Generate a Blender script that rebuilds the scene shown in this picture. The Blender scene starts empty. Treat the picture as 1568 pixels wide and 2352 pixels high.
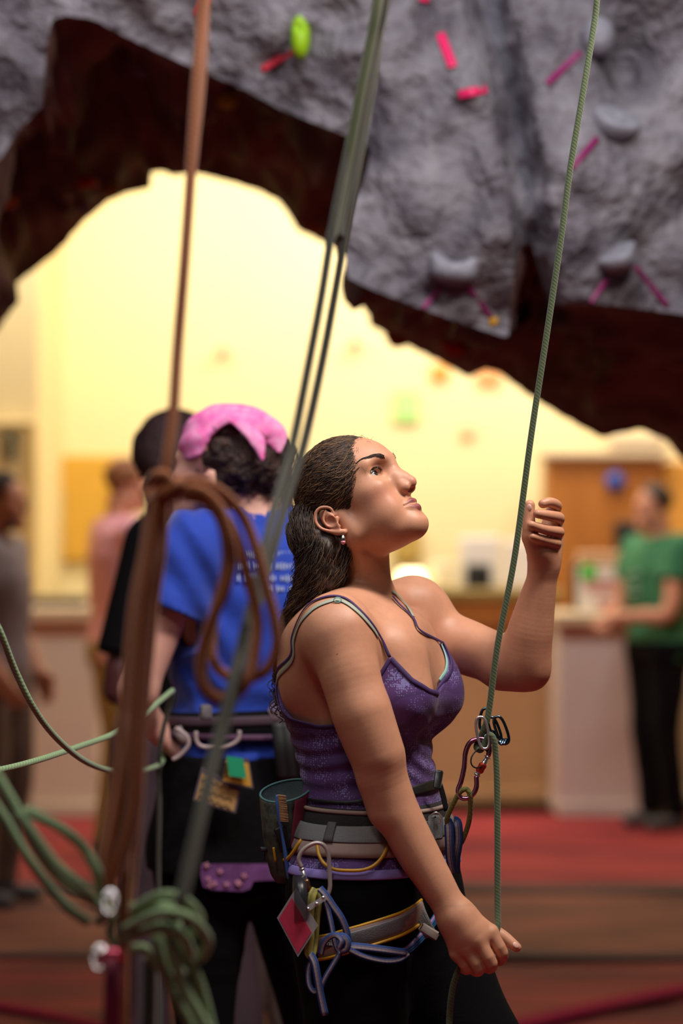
import bpy, math, random
import numpy as np
from mathutils import Vector, Matrix

SC = bpy.context.scene
COL = SC.collection
FINE = True
random.seed(7)
rng = np.random.default_rng(7)

# ------------------------------------------------------------------ camera
FPX = 5553.0                      # focal length in pixels of the 1568 x 2352 frame
CAMZ = 1.44
cam_d = bpy.data.cameras.new('camera')
cam = bpy.data.objects.new('camera', cam_d)
COL.objects.link(cam)
cam.location = (0, 0, CAMZ)
cam.rotation_euler = (math.pi / 2, 0, 0)
cam_d.sensor_fit = 'VERTICAL'
cam_d.sensor_height = 36.0
cam_d.lens = 85.0
cam_d.shift_y = 68 / 2352
cam_d.clip_start = 0.05
cam_d.clip_end = 60
cam_d.dof.use_dof = True
cam_d.dof.focus_distance = 3.99
cam_d.dof.aperture_fstop = 2.0
SC.camera = cam
SC.view_settings.view_transform = 'Standard'
SC.view_settings.look = 'None'
SC.view_settings.exposure = 0.0
SC.view_settings.gamma = 1.0
SC.view_settings.use_curve_mapping = False

# ------------------------------------------------------------------ world and lights
w = bpy.data.worlds.new('world')
SC.world = w
w.use_nodes = True
w.node_tree.nodes['Background'].inputs[0].default_value = (0.75, 0.62, 0.75, 1)
w.node_tree.nodes['Background'].inputs[1].default_value = 0.035


def area(name, loc, aim, size, power, col, sy=None):
    d = bpy.data.lights.new(name, 'AREA')
    d.energy = power
    d.color = col
    d.size = size
    if sy:
        d.shape = 'RECTANGLE'
        d.size_y = sy
    o = bpy.data.objects.new(name, d)
    COL.objects.link(o)
    o.location = loc
    o.rotation_euler = (Vector(aim) - Vector(loc)).to_track_quat('-Z', 'Y').to_euler()
    return o


# the bright lobby behind the arch
area('lobby_ceiling_and_fill_light', (-2.0, 13.0, 4.2), (-1.6, 14.5, 2.0), 2.2, 80, (1, .93, .80), .8)
area('lobby_ceiling_and_fill_light', (1.2, 13.0, 4.2), (1.2, 14.5, 2.0), 2.6, 102, (1, .93, .82), .8)
area('lobby_ceiling_and_fill_light', (0.3, 9.6, 3.9), (0.3, 13.4, 0.9), 2.0, 72, (1, .96, .93), 1.0)  # unseen fill, added to brighten the counter fronts
# lamps high above the climbing floor, the last two added as fills
area('gym_ceiling_and_fill_light', (1.05, 3.55, 3.3), (0.15, 4.05, 1.3), 0.45, 52, (1, .89, .80))
area('gym_ceiling_and_fill_light', (0.2, 3.0, 4.6), (0.2, 5.9, 2.3), 1.2, 62, (.90, .92, 1))
area('gym_ceiling_and_fill_light', (-1.3, 3.4, 3.9), (-.3, 4.8, 1.2), 0.7, 16, (1, .90, .84))  # added fill from the left
area('gym_ceiling_and_fill_light', (-.5, 1.9, 3.4), (-.3, 2.7, 1.0), 0.5, 13, (1, .92, .84))  # unseen lamp, added to brighten the ropes hanging in front


# ------------------------------------------------------------------ small helpers
def P(px, py, Y):
    return np.array([(px - 784) * Y / FPX, Y, CAMZ - (py - 1244) * Y / FPX])


def A(*v):
    return np.array(v, float)


def tag(o, label=None, cat=None, group=None, kind=None):
    for k, v in (('label', label), ('category', cat), ('group', group), ('kind', kind)):
        if v:
            o[k] = v
    return o


def empty(name, loc, label=None, cat=None, group=None):
    o = bpy.data.objects.new(name, None)
    o.empty_display_size = 0.05
    COL.objects.link(o)
    o.location = tuple(loc)
    bpy.context.view_layer.update()
    return tag(o, label, cat, group)


def add(name, V, Fs, m, parent=None, smooth=True, uv=None):
    me = bpy.data.meshes.new(name)
    V = np.asarray(V, float)
    if parent is not None:
        V = V - np.array(root_loc(parent))
    me.from_pydata(V.tolist(), [], [list(map(int, f)) for f in Fs] if not isinstance(Fs, np.ndarray) else Fs.tolist())
    me.validate()
    me.update()
    if smooth:
        me.polygons.foreach_set('use_smooth', [True] * len(me.polygons))
    if uv is not None:
        l = me.uv_layers.new(name='uv')
        idx = np.zeros(len(me.loops), int)
        me.loops.foreach_get('vertex_index', idx)
        l.data.foreach_set('uv', np.asarray(uv, float)[idx].ravel())
    me.materials.append(m)
    o = bpy.data.objects.new(name, me)
    COL.objects.link(o)
    if parent is not None:
        o.parent = parent
    return o


def root_loc(o):
    p = np.zeros(3)
    while o is not None:
        p += np.array(o.location)
        o = o.parent
    return p


# ------------------------------------------------------------------ materials
def mat(name, col, rough=0.6, metal=0.0, var=0.0, vscale=8.0, col2=None, bump=0.0, bscale=40.0,
        sss=0.0, spec=0.5, trans=0.0, coords='Object', sheen=0.0, stretch=(1, 1, 1), detail=5.0, emit=None, estr=0):
    m = bpy.data.materials.new(name)
    m.use_nodes = True
    nt = m.node_tree
    b = nt.nodes['Principled BSDF']
    b.inputs['Base Color'].default_value = (*col, 1)
    b.inputs['Roughness'].default_value = rough
    b.inputs['Metallic'].default_value = metal
    b.inputs['Specular IOR Level'].default_value = spec
    if sss:
        b.inputs['Subsurface Weight'].default_value = sss
        b.inputs['Subsurface Radius'].default_value = (1.0, .35, .2)
        b.inputs['Subsurface Scale'].default_value = 0.008
    if trans:
        b.inputs['Transmission Weight'].default_value = trans
    if sheen:
        b.inputs['Sheen Weight'].default_value = sheen
    if emit:
        b.inputs['Emission Color'].default_value = (*emit, 1)
        b.inputs['Emission Strength'].default_value = estr
    if var or bump or col2:
        tc = nt.nodes.new('ShaderNodeTexCoord')
        mp = nt.nodes.new('ShaderNodeMapping')
        mp.inputs['Scale'].default_value = stretch
        nt.links.new(tc.outputs[coords], mp.inputs[0])
    if var or col2:
        n = nt.nodes.new('ShaderNodeTexNoise')
        n.inputs['Scale'].default_value = vscale
        n.inputs['Detail'].default_value = detail
        n.inputs['Roughness'].default_value = 0.6
        nt.links.new(mp.outputs[0], n.inputs['Vector'])
        r = nt.nodes.new('ShaderNodeValToRGB')
        c2 = col2 or tuple(max(0, c * (1 - var)) for c in col)
        c1 = col if col2 else tuple(min(1, c * (1 + var)) for c in col)
        r.color_ramp.elements[0].position = .35
        r.color_ramp.elements[1].position = .65
        r.color_ramp.elements[0].color = (*c2, 1)
        r.color_ramp.elements[1].color = (*c1, 1)
        nt.links.new(n.outputs['Fac'], r.inputs[0])
        nt.links.new(r.outputs[0], b.inputs['Base Color'])
    if bump:
        n2 = nt.nodes.new('ShaderNodeTexNoise')
        n2.inputs['Scale'].default_value = bscale
        n2.inputs['Detail'].default_value = 6
        nt.links.new(mp.outputs[0], n2.inputs['Vector'])
        bp = nt.nodes.new('ShaderNodeBump')
        bp.inputs['Strength'].default_value = bump
        bp.inputs['Distance'].default_value = 0.01
        nt.links.new(n2.outputs['Fac'], bp.inputs['Height'])
        nt.links.new(bp.outputs[0], b.inputs['Normal'])
    return m


def srgb(r, g, b):
    f = lambda c: (c / 255 / 12.92) if c / 255 <= .04045 else ((c / 255 + .055) / 1.055) ** 2.4
    return (f(r), f(g), f(b))


# ------------------------------------------------------------------ curves and tubes
def catmull(pts, n=8, closed=False):
    pts = [np.asarray(p, float) for p in pts]
    N = len(pts)
    out = []
    rng_ = range(N) if closed else range(N - 1)
    for i in rng_:
        if closed:
            p0, p1, p2, p3 = pts[i - 1], pts[i], pts[(i + 1) % N], pts[(i + 2) % N]
        else:
            p1, p2 = pts[i], pts[i + 1]
            p0 = pts[i - 1] if i > 0 else 2 * p1 - p2
            p3 = pts[i + 2] if i + 2 < N else 2 * p2 - p1
        for k in range(n):
            t = k / n
            out.append(.5 * ((2 * p1) + (-p0 + p2) * t + (2 * p0 - 5 * p1 + 4 * p2 - p3) * t * t + (-p0 + 3 * p1 - 3 * p2 + p3) * t ** 3))
    if not closed:
        out.append(pts[-1])
    return np.array(out)


def frames(pts, closed=False, ref=None):
    T = np.gradient(pts, axis=0)
    if closed:
        T = np.roll(pts, -1, 0) - np.roll(pts, 1, 0)
    T /= np.linalg.norm(T, axis=1)[:, None] + 1e-12
    if ref is not None:
        R = np.asarray(ref, float)
        if R.ndim == 1:
            R = np.repeat(R[None], len(pts), 0)
        Nn = R - (R * T).sum(1)[:, None] * T
        Nn /= np.linalg.norm(Nn, axis=1)[:, None] + 1e-12
    else:
        Nn = np.zeros_like(pts)
        a = A(0, 0, 1) if abs(T[0][2]) < .9 else A(1, 0, 0)
        n = a - a.dot(T[0]) * T[0]
        n /= np.linalg.norm(n)
        for i in range(len(pts)):
            n = n - n.dot(T[i]) * T[i]
            n /= np.linalg.norm(n) + 1e-12
            Nn[i] = n
    return T, Nn, np.cross(T, Nn)


def tube(pts, r, seg=10, closed=False, ref=None, rx=None, caps=True):
    """pts (N,3), r scalar or (N,) ; rx: second radius (along the cross axis) -> flat webbing"""
    pts = np.asarray(pts, float)
    N = len(pts)
    T, Na, Nb = frames(pts, closed, ref)
    r = np.broadcast_to(np.asarray(r, float), (N,))
    rx = r if rx is None else np.broadcast_to(np.asarray(rx, float), (N,))
    th = np.linspace(0, 2 * np.pi, seg, endpoint=False)
    V = pts[:, None] + Na[:, None] * (np.cos(th)[None, :, None] * r[:, None, None]) + Nb[:, None] * (np.sin(th)[None, :, None] * rx[:, None, None])
    V = V.reshape(-1, 3)
    d = np.linalg.norm(np.diff(pts, axis=0), axis=1)
    s = np.concatenate([[0], np.cumsum(d)])
    uv = np.stack([np.repeat(s, seg), np.tile(np.arange(seg) / seg, N)], 1)
    F = []
    M = N if closed else N - 1
    for i in range(M):
        j = (i + 1) % N
        for k in range(seg):
            l = (k + 1) % seg
            F.append((i * seg + k, i * seg + l, j * seg + l, j * seg + k))
    if not closed and caps:
        F.append(tuple(range(seg - 1, -1, -1)))
        F.append(tuple((N - 1) * seg + k for k in range(seg)))
    return V, F, uv


class MB:
    """collects shapes that make ONE mesh"""
    def __init__(s):
        s.V = []; s.F = []; s.U = []; s.n = 0
    def put(s, V, F, U=None):
        V = np.asarray(V, float)
        s.V.append(V)
        s.F += [tuple(int(i) + s.n for i in f) for f in F]
        s.U.append(np.zeros((len(V), 2)) if U is None else np.asarray(U))
        s.n += len(V)
        return s
    def tube(s, pts, r, **k):
        return s.put(*tube(pts, r, **k))
    def box(s, c, size, R=None, bev=0.0):
        c = np.asarray(c, float); h = np.asarray(size, float) / 2
        b = min(bev, h.min() * .9)
        pts = []; 
        if b <= 0:
            for x in (-1, 1):
                for y in (-1, 1):
                    for z in (-1, 1):
                        pts.append((x * h[0], y * h[1], z * h[2]))
            F = [(0, 1, 3, 2), (4, 6, 7, 5), (0, 4, 5, 1), (2, 3, 7, 6), (0, 2, 6, 4), (1, 5, 7, 3)]
        else:
            idx = {}
            for x in (-1, 1):
                for y in (-1, 1):
                    for z in (-1, 1):
                        for a in range(3):
                            q = [x * (h[0] - b), y * (h[1] - b), z * (h[2] - b)]
                            q[a] = (x, y, z)[a] * h[a]
                            idx[(x, y, z, a)] = len(pts)
                            pts.append(tuple(q))
            F = []
            for a in range(3):
                o = [i for i in range(3) if i != a]
                for sg in (-1, 1):
                    f = []
                    for u, v in ((-1, -1), (1, -1), (1, 1), (-1, 1)):
                        k = [0, 0, 0]; k[a] = sg; k[o[0]] = u; k[o[1]] = v
                        f.append(idx[(*k, a)])
                    F.append(tuple(f))
            for a in range(3):
                o = [i for i in range(3) if i != a]
                for u in (-1, 1):
                    for v in (-1, 1):
                        f = []
                        for sg, ax in ((-1, o[0]), (1, o[0]), (1, o[1]), (-1, o[1])):
                            k = [0, 0, 0]; k[a] = sg; k[o[0]] = u; k[o[1]] = v
                            f.append(idx[(*k, ax)])
                        F.append(tuple(f))
            for x in (-1, 1):
                for y in (-1, 1):
                    for z in (-1, 1):
                        F.append((idx[(x, y, z, 0)], idx[(x, y, z, 1)], idx[(x, y, z, 2)]))
        p = np.array(pts)
        if R is not None:
            p = p @ np.asarray(R).T
        return s.put(p + c, F)
    def build(s, name, m, parent=None, smooth=True):
        o = add(name, np.concatenate(s.V), s.F, m, parent, smooth, np.concatenate(s.U))
        return o


def fixn(o):
    import bmesh
    bm = bmesh.new(); bm.from_mesh(o.data)
    bmesh.ops.recalc_face_normals(bm, faces=bm.faces)
    bm.to_mesh(o.data); bm.free()
    return o


def sharp(o, deg=35):
    o.data.set_sharp_from_angle(angle=math.radians(deg))
    return o


# ------------------------------------------------------------------ signed distance modelling
# prim = (fn, centre, bound_radius);  op = ('u'|'s', prim, k)
def ell(c, r, R=None):
    c = np.asarray(c, float); r = np.asarray(r, float)
    Rm = None if R is None else np.asarray(R, float)
    def f(p):
        q = p - c
        if Rm is not None:
            q = q @ Rm
        u = q / r; v = u / r
        a = np.sqrt(np.einsum('ij,ij->i', u, u)); b = np.sqrt(np.einsum('ij,ij->i', v, v)) + 1e-9
        return a * (a - 1) / b
    return (f, c, r.max())


def sph(c, r):
    c = np.asarray(c, float)
    return (lambda p: np.sqrt(((p - c) ** 2).sum(1)) - r, c, r)


def rc(a, b, ra, rb, flat=None):
    a = np.asarray(a, float); b = np.asarray(b, float)
    ab = b - a; L = ab.dot(ab)
    def f(p):
        t = np.clip(((p - a) @ ab) / L, 0, 1)
        q = p - a - t[:, None] * ab
        if flat is not None:                      # (axis, factor): squashes along an axis
            q = q + (q @ flat[0])[:, None] * flat[0] * (flat[1] - 1)
        return np.sqrt((q ** 2).sum(1)) - (ra + (rb - ra) * t)
    return (f, (a + b) / 2, math.sqrt(L) / 2 + max(ra, rb))


def chain(pts, rad, k=.01, flat=None, sub=3):
    """one smooth tapered limb through the points"""
    q = np.concatenate([np.array(pts, float), np.array(rad, float)[:, None]], 1)
    if sub > 1 and len(q) > 2:
        q = catmull(list(q), sub)
    a = q[:-1, :3]; ab = q[1:, :3] - a; L = (ab ** 2).sum(1) + 1e-12
    ra = q[:-1, 3]; rd = q[1:, 3] - ra
    def f(p):
        d = None
        for i in range(len(a)):
            w_ = p - a[i]
            t = np.minimum(np.maximum((w_ @ ab[i]) / L[i], 0), 1)
            w_ = w_ - t[:, None] * ab[i]
            if flat is not None:
                w_ = w_ + (w_ @ flat[0])[:, None] * flat[0] * (flat[1] - 1)
            e = np.sqrt(np.einsum('ij,ij->i', w_, w_)) - (ra[i] + rd[i] * t)
            d = e if d is None else np.minimum(d, e)
        return d
    c = (q[:, :3].min(0) + q[:, :3].max(0)) / 2
    R = (np.linalg.norm(q[:, :3] - c, axis=1) + q[:, 3]).max()
    return [('u', (f, c, R), k)]


def sweep(zs, cx, cy, Af, Ab, B, O, Fd, Ld, p=2.3):
    """vertical stack of super-ellipses: centre cx along Fd, cy along Ld; front/back/side radii"""
    zs = np.asarray(zs)[::1]
    order = np.argsort(zs); zs = zs[order]
    arr = [np.asarray(v, float)[order] for v in (cx, cy, Af, Ab, B)]
    fine = np.linspace(zs[0], zs[-1], 80)
    # smooth the tables
    sm = []
    for v in arr:
        w_ = np.interp(fine, zs, v)
        for _ in range(3):
            w_[1:-1] = (w_[:-2] + 2 * w_[1:-1] + w_[2:]) / 4
        sm.append(w_)
    z0, z1 = zs[0], zs[-1]
    def f(q):
        z = q[:, 2]
        zc = np.clip(z, z0, z1)
        c1, c2, af, ab, b = [np.interp(zc, fine, v) for v in sm]
        d = q - O
        x = d @ Fd - c1; y = np.abs(d @ Ld - c2)
        a = np.where(x > 0, af, ab)
        x = np.abs(x)
        k0 = ((x / a) ** p + (y / b) ** p + 1e-12) ** (1 / p)
        rr = np.sqrt(x * x + y * y) + 1e-9
        dd = (k0 - 1) * rr / k0
        ez = np.abs(z - zc)
        return np.where(ez > 0, np.sqrt(np.maximum(dd, 0) ** 2 + ez ** 2) + np.minimum(dd, 0) * 0, dd)
    c = O + A(0, 0, 1) * ((z0 + z1) / 2 - O[2])
    return (f, c, (z1 - z0) / 2 + .2)


def smin(a, b, k):
    h = np.maximum(k - np.abs(a - b), 0) / k
    return np.minimum(a, b) - h * h * k * .25


def smax(a, b, k):
    h = np.maximum(k - np.abs(a - b), 0) / k
    return np.maximum(a, b) + h * h * k * .25


def ev(ops, p):
    d = None
    for t, pr, k in ops:
        e = pr[0](p)
        if d is None:
            d = e
        elif t == 'u':
            d = smin(d, e, k)
        elif t == 's':
            d = smax(d, -e, k)
        elif t == 'w':
            d = d + e
    return d


_E6 = np.concatenate([np.eye(3), -np.eye(3)])


def grad(ops, p, e=.0015):
    n = len(p)
    d = ev(ops, (p[None] + (_E6 * e)[:, None]).reshape(-1, 3)).reshape(6, n)
    g = (d[:3] - d[3:]).T
    return g / (np.linalg.norm(g, axis=1)[:, None] + 1e-9)


def march(ops, o, d, off=0.0, t0=0.0, n=60):
    """ray march several rays: o,d (N,3)"""
    d = d / np.linalg.norm(d, axis=1)[:, None]
    t = np.full(len(d), t0, float)
    for _ in range(n):
        e = ev(ops, o + d * t[:, None]) - off
        t += e * .7
    return o + d * t[:, None], np.abs(e) < .004


def onto(ops, pix, off=0.0, near=3.3):
    """points of the surface seen at the given pixels"""
    pix = np.asarray(pix, float)
    D = np.stack([(pix[:, 0] - 784) / FPX, np.ones(len(pix)), -(pix[:, 1] - 1244) / FPX], 1)
    o = np.repeat(A(0, 0, CAMZ)[None], len(pix), 0)
    q, ok = march(ops, o, D, off, near)
    return q


def snap(ops, p, off=0.0, n=12):
    p = np.array(p, float)
    for _ in range(n):
        p = p - grad(ops, p) * ((ev(ops, p) - off) * .8)[:, None]
    return p


def nets(ops, lo, hi, h, clip=None, off=0.0, keep=None, disp=None, B=14):
    """surface nets over the zero set of ops (minus off, cut by clip(p) <= 0)"""
    lo = np.asarray(lo, float); hi = np.asarray(hi, float)
    nb = np.ceil((hi - lo) / (h * B)).astype(int)
    gi = np.stack(np.meshgrid(*[np.arange(n) for n in nb], indexing='ij'), -1).reshape(-1, 3)
    cen = lo + (gi + .5) * h * B
    hd = h * B * .5 * 1.74
    kmax = max(k for _, _, k in ops)
    dist = np.full(len(cen), 1e9)
    pd = []
    for t, pr, k in ops:
        if t == 'w':
            pd.append(np.zeros(len(cen))); continue
        e = np.sqrt(((cen - pr[1]) ** 2).sum(1)) - pr[2]
        ex = pr[0](cen)
        pd.append(np.maximum(e, np.minimum(ex, 9)) if False else np.where(e > hd, e, ex))
        if t == 'u':
            dist = np.minimum(dist, pd[-1])
    act = np.abs(dist - off) < hd * 1.5 + kmax * .3 + .004
    act |= (dist < hd * 1.5 + .02) & (dist > -hd * 3)
    gi = gi[act]; pd = [e[act] for e in pd]; dist = dist[act]
    rng1 = np.arange(-1, B + 1)
    L = np.stack(np.meshgrid(rng1, rng1, rng1, indexing='ij'), -1).reshape(-1, 3)
    n1 = B + 2
    VK = []; VP = []; Q = []
    M = nb * B + 4
    corn = np.array([[i, j, k] for i in (0, 1) for j in (0, 1) for k in (0, 1)])
    edges = [(a, b) for a in range(8) for b in range(a + 1, 8) if abs(corn[a] - corn[b]).sum() == 1]
    for bi in range(len(gi)):
        base = gi[bi] * B
        use = [i for i, (t, pr, k) in enumerate(ops) if t == 'w' or pd[i][bi] < (max(dist[bi], 0) + 2.2 * hd + k if t == 'u' else hd * 1.6 + k)]
        if not any(ops[i][0] == 'u' for i in use):
            continue
        p = lo + (base + L) * h
        sub = [ops[i] for i in use]
        while sub and sub[0][0] != 'u':
            sub = sub[1:]
        d = ev(sub, p) - off
        if disp is not None:
            d = d + disp(p)
        if clip is not None:
            d = clip(p, d)
        g = d.reshape(n1, n1, n1)
        s = g < 0
        if s.all() or not s.any():
            continue
        m = n1 - 1
        cv = np.stack([g[c[0]:c[0] + m, c[1]:c[1] + m, c[2]:c[2] + m] for c in corn], -1)
        cs = cv < 0
        mix = cs.any(-1) & ~cs.all(-1)
        ci = np.argwhere(mix)
        v = cv[mix]
        acc = np.zeros((len(ci), 3)); cnt = np.zeros(len(ci))
        for a, b in edges:
            va, vb = v[:, a], v[:, b]
            x = (va < 0) != (vb < 0)
            t = np.where(x, va / np.where(x, va - vb, 1), 0)
            pt = corn[a] + t[:, None] * (corn[b] - corn[a])
            acc += pt * x[:, None]; cnt += x
        vp = lo + (base - 1 + ci + acc / cnt[:, None]) * h
        gidx = ci + base - 1 + 1
        key = (gidx[:, 0] * M[1] + gidx[:, 1]) * M[2] + gidx[:, 2]
        VK.append(key); VP.append(vp)
        for ax in range(3):
            o = [i for i in range(3) if i != ax]
            sl0 = [slice(1, B + 1)] * 3
            sl1 = list(sl0); sl1[ax] = slice(2, B + 2)
            a = s[tuple(sl0)]; b = s[tuple(sl1)]
            e = np.argwhere(a != b)
            if not len(e):
                continue
            inside = a[tuple(e.T)]
            e = e + 1 + base - 1 + 1      # cell index (shifted by +1) having this corner as base
            q = []
            for u, v2 in ((0, 0), (-1, 0), (-1, -1), (0, -1)):
                c = e.copy(); c[:, o[0]] += u; c[:, o[1]] += v2
                q.append((c[:, 0] * M[1] + c[:, 1]) * M[2] + c[:, 2])
            q = np.stack(q, 1)
            flip = inside if ax != 1 else ~inside
            q = np.where(flip[:, None], q, q[:, ::-1])
            Q.append(q)
    VK = np.concatenate(VK); VP = np.concatenate(VP); Q = np.concatenate(Q)
    uk, first = np.unique(VK, return_index=True)
    V = VP[first]
    Fi = np.searchsorted(uk, Q)
    Fi = np.minimum(Fi, len(uk) - 1)
    good = (uk[Fi] == Q).all(1)
    Fi = Fi[good]
    if keep is not None:
        kq = keep(V[Fi].mean(1))
        Fi = Fi[kq]
        used = np.unique(Fi)
        remap = np.full(len(V), -1); remap[used] = np.arange(len(used))
        V = V[used]; Fi = remap[Fi]
    return V, Fi


def n3(p, s, seed=0.0):
    """cheap smooth noise, -1..1"""
    q = p * s + seed
    return (np.sin(q[:, 0] * 1.7 + np.sin(q[:, 1] * 1.3 + seed)) + np.sin(q[:, 1] * 1.9 + np.sin(q[:, 2] * 1.1 + 2)) + np.sin(q[:, 2] * 1.6 + np.sin(q[:, 0] * 1.5 + 4))) / 3


_fd = np.random.default_rng(3).normal(size=(9, 3))
_fd /= np.linalg.norm(_fd, axis=1)[:, None]
_fp = np.random.default_rng(4).uniform(0, 6.28, 9)


def fn(p, s, seed=0.0):
    """isotropic smooth noise, about -1..1"""
    q = p * s
    wv = q + .9 * np.sin(q[:, [1, 2, 0]] * 1.3 + seed)
    return np.sin(wv @ _fd.T * 1.2 + _fp + seed * 7).sum(1) / 3.6


def rot(x=0, y=0, z=0):
    return np.array(Matrix.Rotation(math.radians(z), 3, 'Z') @ Matrix.Rotation(math.radians(y), 3, 'Y') @ Matrix.Rotation(math.radians(x), 3, 'X'))
# ================================================================== the setting
def struct(o):
    o['kind'] = 'structure'
    return o


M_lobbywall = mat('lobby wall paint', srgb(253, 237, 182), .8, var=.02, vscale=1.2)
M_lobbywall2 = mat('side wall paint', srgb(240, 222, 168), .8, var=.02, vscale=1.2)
M_floor = mat('sub floor', (.06, .02, .02), .8, var=.2)
M_mat_red = mat('red mat vinyl', srgb(160, 60, 62), .8, spec=.15, col2=srgb(98, 32, 42), vscale=2.2, bump=.7, bscale=2.6, stretch=(.35, 1.6, 1), detail=3)  # darker second tone paints in the shade of wrinkles
M_mat_tan = mat('light spot mat vinyl', srgb(132, 80, 68), .8, spec=.15, col2=srgb(72, 48, 46), vscale=2.0, bump=.7, bscale=2.6, stretch=(.45, 1.6, 1), detail=5)  # brown paints a yellowish light spot, the darker tone wrinkle shade
M_tape = mat('magenta tape', srgb(132, 20, 58), .9, spec=.08)
M_dark = mat('dark steel', (.02, .02, .02), .5)

mb = MB(); mb.box((0, 14.55, 2.2), (16, .1, 4.8)); struct(mb.build('wall_back', M_lobbywall, smooth=False))
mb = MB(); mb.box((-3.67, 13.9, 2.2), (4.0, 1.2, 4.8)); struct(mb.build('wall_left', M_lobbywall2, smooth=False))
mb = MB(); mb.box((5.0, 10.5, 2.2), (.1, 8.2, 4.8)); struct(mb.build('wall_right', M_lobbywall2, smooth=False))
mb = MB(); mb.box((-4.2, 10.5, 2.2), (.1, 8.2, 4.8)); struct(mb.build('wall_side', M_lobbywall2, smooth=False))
mb = MB(); mb.box((0, 10.9, 4.6), (16, 7.4, .1)); struct(mb.build('ceiling', mat('ceiling paint', srgb(240, 225, 190), .9), smooth=False))
mb = MB(); mb.box((0, 7.5, -.11), (16, 16, .1)); struct(mb.build('floor', M_floor, smooth=False))


# ---- crash mats lying on the floor
def mat_slab(x0, x1, y0, y1, m, label, z=.0, dz=.06):
    nx, ny = int((x1 - x0) / .08), max(4, int((y1 - y0) / .08))
    X, Y = np.meshgrid(np.linspace(x0, x1, nx), np.linspace(y0, y1, ny), indexing='ij')
    q = np.stack([X.ravel(), Y.ravel(), np.zeros(X.size)], 1)
    Z = z + .012 * n3(q * A(.6, 1.3, 1), 2.1, x0 + y0) + .006 * n3(q * A(.4, 2.2, 1), 4.4, y0)
    e = np.minimum.reduce([q[:, 0] - x0, x1 - q[:, 0], q[:, 1] - y0, y1 - q[:, 1]])
    Z = Z - np.where(e < .09, .05 * (1 - np.clip(e, 0, .09) / .09) ** 2, 0)
    top = np.stack([q[:, 0], q[:, 1], Z], 1)
    bot = top.copy(); bot[:, 2] = z - dz
    V = np.concatenate([top, bot])
    F = []
    n = nx * ny
    idx = np.arange(n).reshape(nx, ny)
    for i in range(nx - 1):
        for j in range(ny - 1):
            F.append((idx[i, j], idx[i + 1, j], idx[i + 1, j + 1], idx[i, j + 1]))
    per = [idx[i, 0] for i in range(nx)] + [idx[-1, j] for j in range(1, ny)] + [idx[i, -1] for i in range(nx - 2, -1, -1)] + [idx[0, j] for j in range(ny - 2, 0, -1)]
    for i in range(len(per)):
        a, b = per[i], per[(i + 1) % len(per)]
        F.append((b, a, a + n, b + n))
    F.append(tuple(i + n for i in per)[::-1])
    return tag(add('floor_mat', V, F, m), label, 'floor mat')


mat_slab(-3.9, 4.8, 10.02, 13.0, M_mat_red, 'bright red vinyl floor mat lying along the foot of the lobby counters')
mat_slab(-3.9, 4.8, 8.40, 9.97, M_mat_tan, 'brownish floor mat band coloured for a yellowish light spot between the two dark seams')
M_mat_front = mat('dull red mat vinyl', srgb(140, 52, 54), .8, spec=.15, col2=srgb(74, 28, 36), vscale=2.2, bump=.7, bscale=2.6, stretch=(.4, 1.5, 1), detail=5)  # wrinkle shade is put into the darker colour
mat_slab(-3.9, 4.8, 5.35, 8.33, M_mat_front, 'red floor mat crossed by magenta tape, in front of the brownish mat')
mat_slab(-2.6, 2.6, 1.2, 5.30, M_mat_red, 'red floor mat under the climbers feet')


def tape(p, q, wid, label):
    a = P(*p[:2], 1) ; 
    def fl(px, py):
        Y = (CAMZ - .018) * FPX / (py - 1244)
        r = P(px, py, Y); r[2] = .018
        return r
    pts = catmull([fl(*p), (fl(*p) + fl(*q)) / 2 + A(0, .02, 0), fl(*q)], 10)
    V, F, U = tube(pts, .004, seg=6, ref=A(0, 0, 1), rx=wid)
    tag(add('floor_tape', V, F, M_tape), label, 'tape')


tape((1100, 2372), (1640, 2255), .06, 'magenta tape line running across the red floor mat at the right')
tape((-60, 2298), (262, 2362), .05, 'magenta tape line on the red floor mat at the left')

M_seam = mat('dark seam cover', srgb(58, 34, 38), .8, var=.15, vscale=3)
for Y_, wd_, l_ in ((10.0, .24, 'dark seam strip between the bright red mat and the brownish mat'), (8.37, .10, 'dark purple seam strip in front of the brownish mat')):
    xs = np.linspace(-3.9, 4.8, 60)
    pts = np.stack([xs, Y_ + .02 * np.sin(xs * 3), .006 + .006 * np.sin(xs * 5)], 1)
    V, F, U = tube(pts, .012, seg=10, ref=A(0, 0, 1), rx=wd_ / 2)
    tag(add('seam_strip', V, F, M_seam), l_, 'floor strip')

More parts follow.
